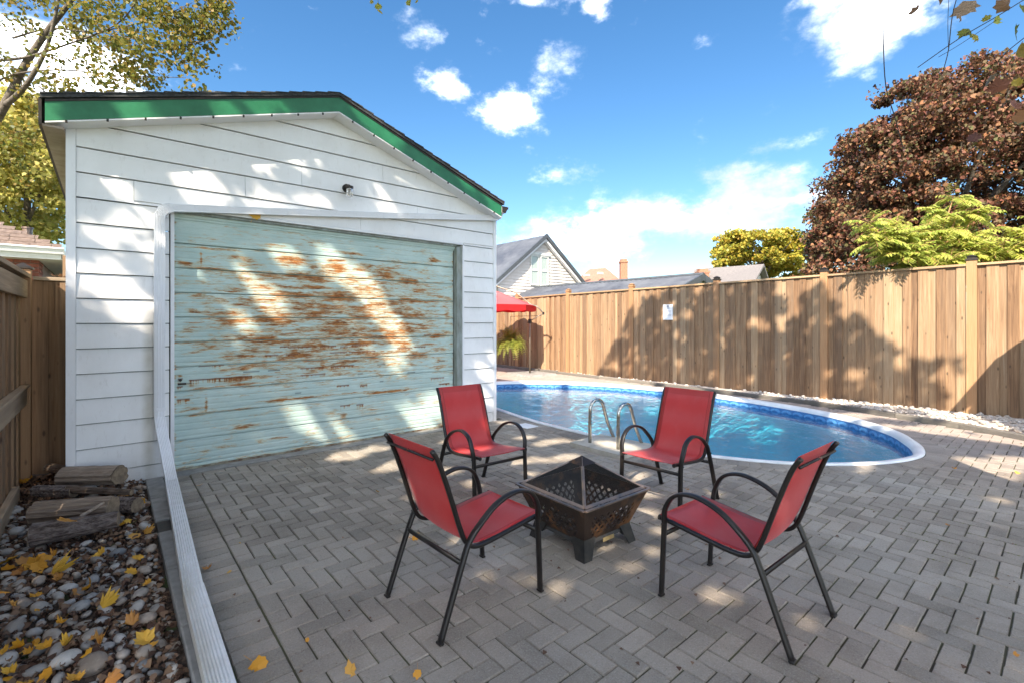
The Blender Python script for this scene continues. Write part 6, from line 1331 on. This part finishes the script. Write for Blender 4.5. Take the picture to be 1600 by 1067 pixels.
# --- tree arching over the garage roof, upper left
ul = tree('garden_tree', 'green and gold tree with grey limbs arching over the left end of the roof', 'tree', (-3.3, 8.2, 0))
mb = MB(); T0 = Vector((-3.3, 8.2, 0))
limb(mb, [T0, (-3.25, 8.15, 2), pp(-70, 330, 9.8)], .2, .14, 10)
def L2(*pts, r=.05, e=.012): limb(mb, [pp(*p) for p in pts], r, e, 7)
L2((-70, 330, 9.8), (-40, 250, 9.6), (8, 165, 9.4), (35, 110, 9.3), (70, 55, 9.2), (105, 10, 9.1), (140, -40, 9.0), r=.10, e=.03)
L2((8, 165, 9.4), (40, 135, 9.0), (75, 70, 8.8), (95, -20, 8.6), r=.055, e=.02); L2((-10, 130, 9.4), (30, 115, 9.2), (100, 110, 9), (180, 118, 8.8), (290, 122, 8.6), r=.022, e=.005); L2((-30, 95, 9.4), (30, 92, 9.2), (90, 75, 9), (180, 40, 8.9), (215, 0, 8.8), r=.03, e=.008)
L2((20, 60, 9.3), (80, 45, 9.2), (150, 50, 9), (240, 30, 8.8), (300, 5, 8.7), r=.02, e=.005); L2((60, 135, 9.2), (85, 150, 9), (110, 120, 8.9), r=.016, e=.006); L2((-20, 215, 9.5), (40, 205, 9.4), (90, 200, 9.3), r=.012, e=.004); L2((150, 48, 9), (200, 60, 8.9), (280, 70, 8.7), (340, 60, 8.6), r=.012, e=.003)
part('trunk', mb, M['limb'], ul, smooth=True)
Ps = []
def spray(px, py, d, rpx, n, sq=.6):
    c = pp(px, py, d); r = rpx / 745 * d; k = max(4, n // 26); cc_ = np.array(c) + unit(k) * r * np.array([1, 1, sq]) * (rng.random(k) ** .5)[:, None]
    for q in cc_:
        m = rng.integers(12, 40); dv = unit(1)[0] * np.array([1, 1, .35]); dv /= np.linalg.norm(dv); t_ = rng.random(m) * .5 - .25; Ps.append(q + dv * t_[:, None] + rng.normal(size=(m, 3)) * .07)
for a in [(60, 40, 9.2, 60, 320), (140, 30, 9.0, 70, 420), (220, 30, 8.9, 70, 640), (290, 20, 8.8, 60, 640), (330, 0, 8.8, 40, 300), (270, 75, 8.7, 55, 520), (210, 90, 8.8, 60, 520), (150, 100, 9, 60, 380), (110, 140, 9, 50, 220), (60, 150, 9.2, 50, 200), (20, 120, 9.3, 50, 240), (310, 100, 8.6, 34, 120), (300, 40, 8.7, 45, 340), (345, 25, 8.6, 20, 60), (20, 215, 9.3, 40, 240), (60, 205, 9.2, 30, 170), (235, 125, 8.7, 35, 130), (300, 138, 8.6, 26, 30), (190, -10, 9, 120, 700), (60, -30, 9, 120, 500), (20, 20, 9, 50, 200), (180, 120, 8.8, 50, 200), (30, 270, 9.3, 40, 120)]: spray(*a)
P = np.concatenate(Ps); foliage('crown', P, .074, M['lf_left'], ul, up_bias=.25)
# --- yellow green tree behind the bungalow
yl = tree('yellow_green_tree', 'bright yellow green tree filling the gap behind the brick bungalow roof', 'tree', tuple(Vector((*pp(40, 400, 20).xy, 0))))
mb = MB(); b_ = pp(40, 400, 20); limb(mb, [(b_.x, b_.y, 0), (b_.x, b_.y, 3.5), tuple(pp(45, 250, 20))], .25, .08, 9); limb(mb, [tuple(pp(40, 380, 20)), tuple(pp(10, 330, 20)), tuple(pp(-40, 290, 20))], .1, .03); limb(mb, [tuple(pp(46, 340, 20)), tuple(pp(70, 290, 20)), tuple(pp(90, 240, 20))], .08, .02)
part('trunk', mb, M['limb'], yl, smooth=True)
P, k = crown_pts(pp(20, 270, 20.5), (4.6, 4.2, 2.9), 26000, 170, .75, .2, .6); P2, k2 = crown_pts(pp(20, 215, 20), (3.2, 4, 1.6), 7000, 60, .8, .2, .6)
foliage('crown', np.concatenate([P, P2]), .17, M['lf_far'], yl, up_bias=.35)
# --- copper maple, right
cm = tree('copper_maple', 'big round copper and bronze leaved maple behind the cedar fence', 'tree', tuple(Vector((*pp(1490, 400, 15.5).xy, 0))))
b_ = pp(1490, 400, 15.5); mb = MB(); limb(mb, [(b_.x, b_.y, 0), (b_.x, b_.y, 2.5), (b_.x, b_.y, 5)], .28, .2, 10)
for i in range(14): a = i * 2.4; limb(mb, [(b_.x, b_.y, 3 + i * .12), (b_.x + 1.4 * math.cos(a), b_.y + 1.4 * math.sin(a), 4.6 + i * .15), (b_.x + 2.9 * math.cos(a), b_.y + 2.9 * math.sin(a), 6 + i * .15)], .08, .02)
part('trunk', mb, M['limb'], cm, smooth=True)
Pm = []; 
for (px, py, d, rx, rz, n, c_) in [(1490, 285, 15.5, 4.0, 3.5, 62000, 260), (1360, 310, 15.0, 1.9, 2.0, 9000, 60), (1320, 400, 15.0, 1.2, 1.6, 6500, 40), (1600, 210, 15.5, 3.1, 2.6, 17000, 90), (1560, 330, 15, 2.8, 2.2, 14000, 70), (1440, 190, 15.3, 1.8, 1.4, 5000, 40), (1400, 400, 14.6, 2.6, 1.6, 9000, 60)]:
    P, k = crown_pts(pp(px, py, d), (rx, rx * .85, rz), n, c_, .50, .62, .55); Pm.append(P)
P = np.concatenate(Pm); foliage('crown', P, .098, M['lf_purple'], cm, up_bias=.3, fold=.5, jitter=.9)
# --- autumn tree beyond the far roofs
gtree = tree('autumn_tree', 'distant rounded tree turning gold above the taupe roof', 'tree', tuple(Vector((*pp(1190, 440, 42).xy, 0))))
b_ = pp(1190, 440, 42); mb = MB(); limb(mb, [(b_.x, b_.y, 0), tuple(pp(1190, 440, 42)), tuple(pp(1188, 390, 42))], .35, .12, 8); 
for i in range(6): a = i * 1.1; limb(mb, [tuple(pp(1190, 435, 42)), tuple(pp(1190, 415, 42) + Vector((1.3 * math.cos(a), 1.3 * math.sin(a), .3))), tuple(pp(1190, 395, 42) + Vector((2.8 * math.cos(a), 2.8 * math.sin(a), .5)))], .09, .03)
part('trunk', mb, M['limb'], gtree, smooth=True)
Pm = []
for (px, py, rx, rz, n, c_) in [(1190, 392, 3.6, 1.9, 11000, 90), (1150, 388, 1.9, 1.3, 4000, 34), (1228, 400, 2.0, 1.6, 4500, 34), (1135, 412, 1.1, 1.0, 1700, 14), (1225, 430, 2.6, 1.4, 3800, 30)]: P, k = crown_pts(pp(px, py, 42), (rx, rx, rz), n, c_, .62, .6, .55); Pm.append(P)
foliage('crown', np.concatenate(Pm), .24, M['lf_gold'], gtree, up_bias=.4)
# --- dark green tree glimpsed at the left of the copper maple
gtree2 = tree('dark_green_tree', 'dark green evergreen showing behind the left side of the copper maple', 'tree', tuple(Vector((*pp(1290, 440, 24).xy, 0))))
b_ = pp(1290, 440, 24); mb = MB(); limb(mb, [(b_.x, b_.y, 0), (b_.x, b_.y, 4), tuple(pp(1290, 320, 24))], .2, .04, 8); part('trunk', mb, M['limb'], gtree2)
P, k = crown_pts(pp(1294, 372, 24), (1.0, 1.0, 1.9), 6000, 60, .42, .4, .6); foliage('crown', P, .16, leaf_mat('evergreen_leaf', [(.05, .09, .03), (.10, .15, .04), (.04, .07, .03)], .2), gtree2, up_bias=.3)
# --- sumac over the fence
def sumac(name, label, stems, seedn):
    b_ = pp(*stems[0][0]); t = tree(name, label, 'bush', (b_.x, b_.y, 0)); mb = MB(); V, F, C_ = [], [], []; off = 0; r_ = random.Random(seedn)
    for pts in stems:
        q = [pp(*p) for p in pts]; limb(mb, [tuple(Vector((q[0].x, q[0].y, 0)))] + [tuple(v) for v in q], .025, .008, 6)
        tops = [q[-1]] + [q[0].lerp(q[-1], r_.uniform(.1, .98)) + Vector((r_.uniform(-.25, .25), r_.uniform(-.25, .25), r_.uniform(-.1, .15))) for _ in range(6)]
        for tp in tops:
            for i in range(8):
                a = r_.uniform(0, 2 * PI); el_ = r_.uniform(-.2, 1.1); ln_ = r_.uniform(.24, .46); p = Vector(tp); d = Vector((math.cos(a) * math.cos(el_), math.sin(a) * math.cos(el_), math.sin(el_))); nl = 8; st_ = ln_ / nl; tint = r_.random() * .55
                rach = [tuple(p)]
                for k in range(nl):
                    p = p + d * st_; d = (d + Vector((0, 0, -1)) * .13).normalized(); rach.append(tuple(p)); side = d.cross(Vector((0, 0, 1))).normalized(); ll = .105 * math.sin(PI * (k + 2.6) / (nl + 3.6)) + .02
                    for s in (1, -1):
                        ax_ = (side * s + d * .45 + Vector((0, 0, r_.uniform(-.6, .0)))).normalized(); wd_ = ax_.cross(Vector((0, 0, 1)).lerp(side, .2)).normalized() * ll * .22; dn_ = Vector((0, 0, -.012))
                        V += [tuple(p), tuple(p + ax_ * ll * .35 + wd_ + dn_), tuple(p + ax_ * ll + Vector((0, 0, -.03))), tuple(p + ax_ * ll * .35 - wd_ + dn_)]; F.append((off, off + 1, off + 2, off + 3)); off += 4; C_ += [min(.99, tint + r_.random() * .4)] * 4
                mb.tube(rach[::3] + [rach[-1]], .003, 4, cap=False)
    part('stems', mb, simple('sumac_stem', (.42, .24, .10), (.3, .16, .08), 20, .7), t)
    o = link(bpy.data.objects.new('leaves', np_mesh('leaves', V, F, C_, M['lf_sumac'], tuple(t.location)))); o.parent = t; return t
sumac('sumac', 'larger yellow green sumac leaning over the cedar fence before the copper maple', [[(1455, 430, 8.6), (1440, 380, 8.6), (1400, 350, 8.6)], [(1460, 430, 8.7), (1470, 370, 8.7), (1490, 310, 8.8)], [(1440, 430, 8.3), (1400, 390, 8.4), (1362, 372, 8.4)], [(1480, 430, 8.6), (1500, 380, 8.6), (1520, 340, 8.7)], [(1450, 430, 8.5), (1430, 400, 8.4), (1395, 395, 8.3)], [(1460, 430, 8.5), (1455, 390, 8.5), (1450, 360, 8.5)], [(1500, 430, 8.5), (1510, 400, 8.5), (1530, 385, 8.5)], [(1430, 430, 8.4), (1390, 380, 8.4), (1358, 350, 8.4)], [(1470, 430, 8.6), (1490, 350, 8.7), (1505, 315, 8.8)], [(1440, 430, 8.4), (1425, 395, 8.4), (1425, 370, 8.4)]], 4)
sumac('sumac', 'smaller yellow green sumac at the right edge above the fence beside the tall post', [[(1570, 430, 8.2), (1580, 390, 8.2), (1590, 360, 8.2)], [(1590, 430, 8.2), (1610, 390, 8.2), (1640, 350, 8.2)], [(1560, 430, 8.3), (1560, 410, 8.3), (1570, 395, 8.3)]], 9)
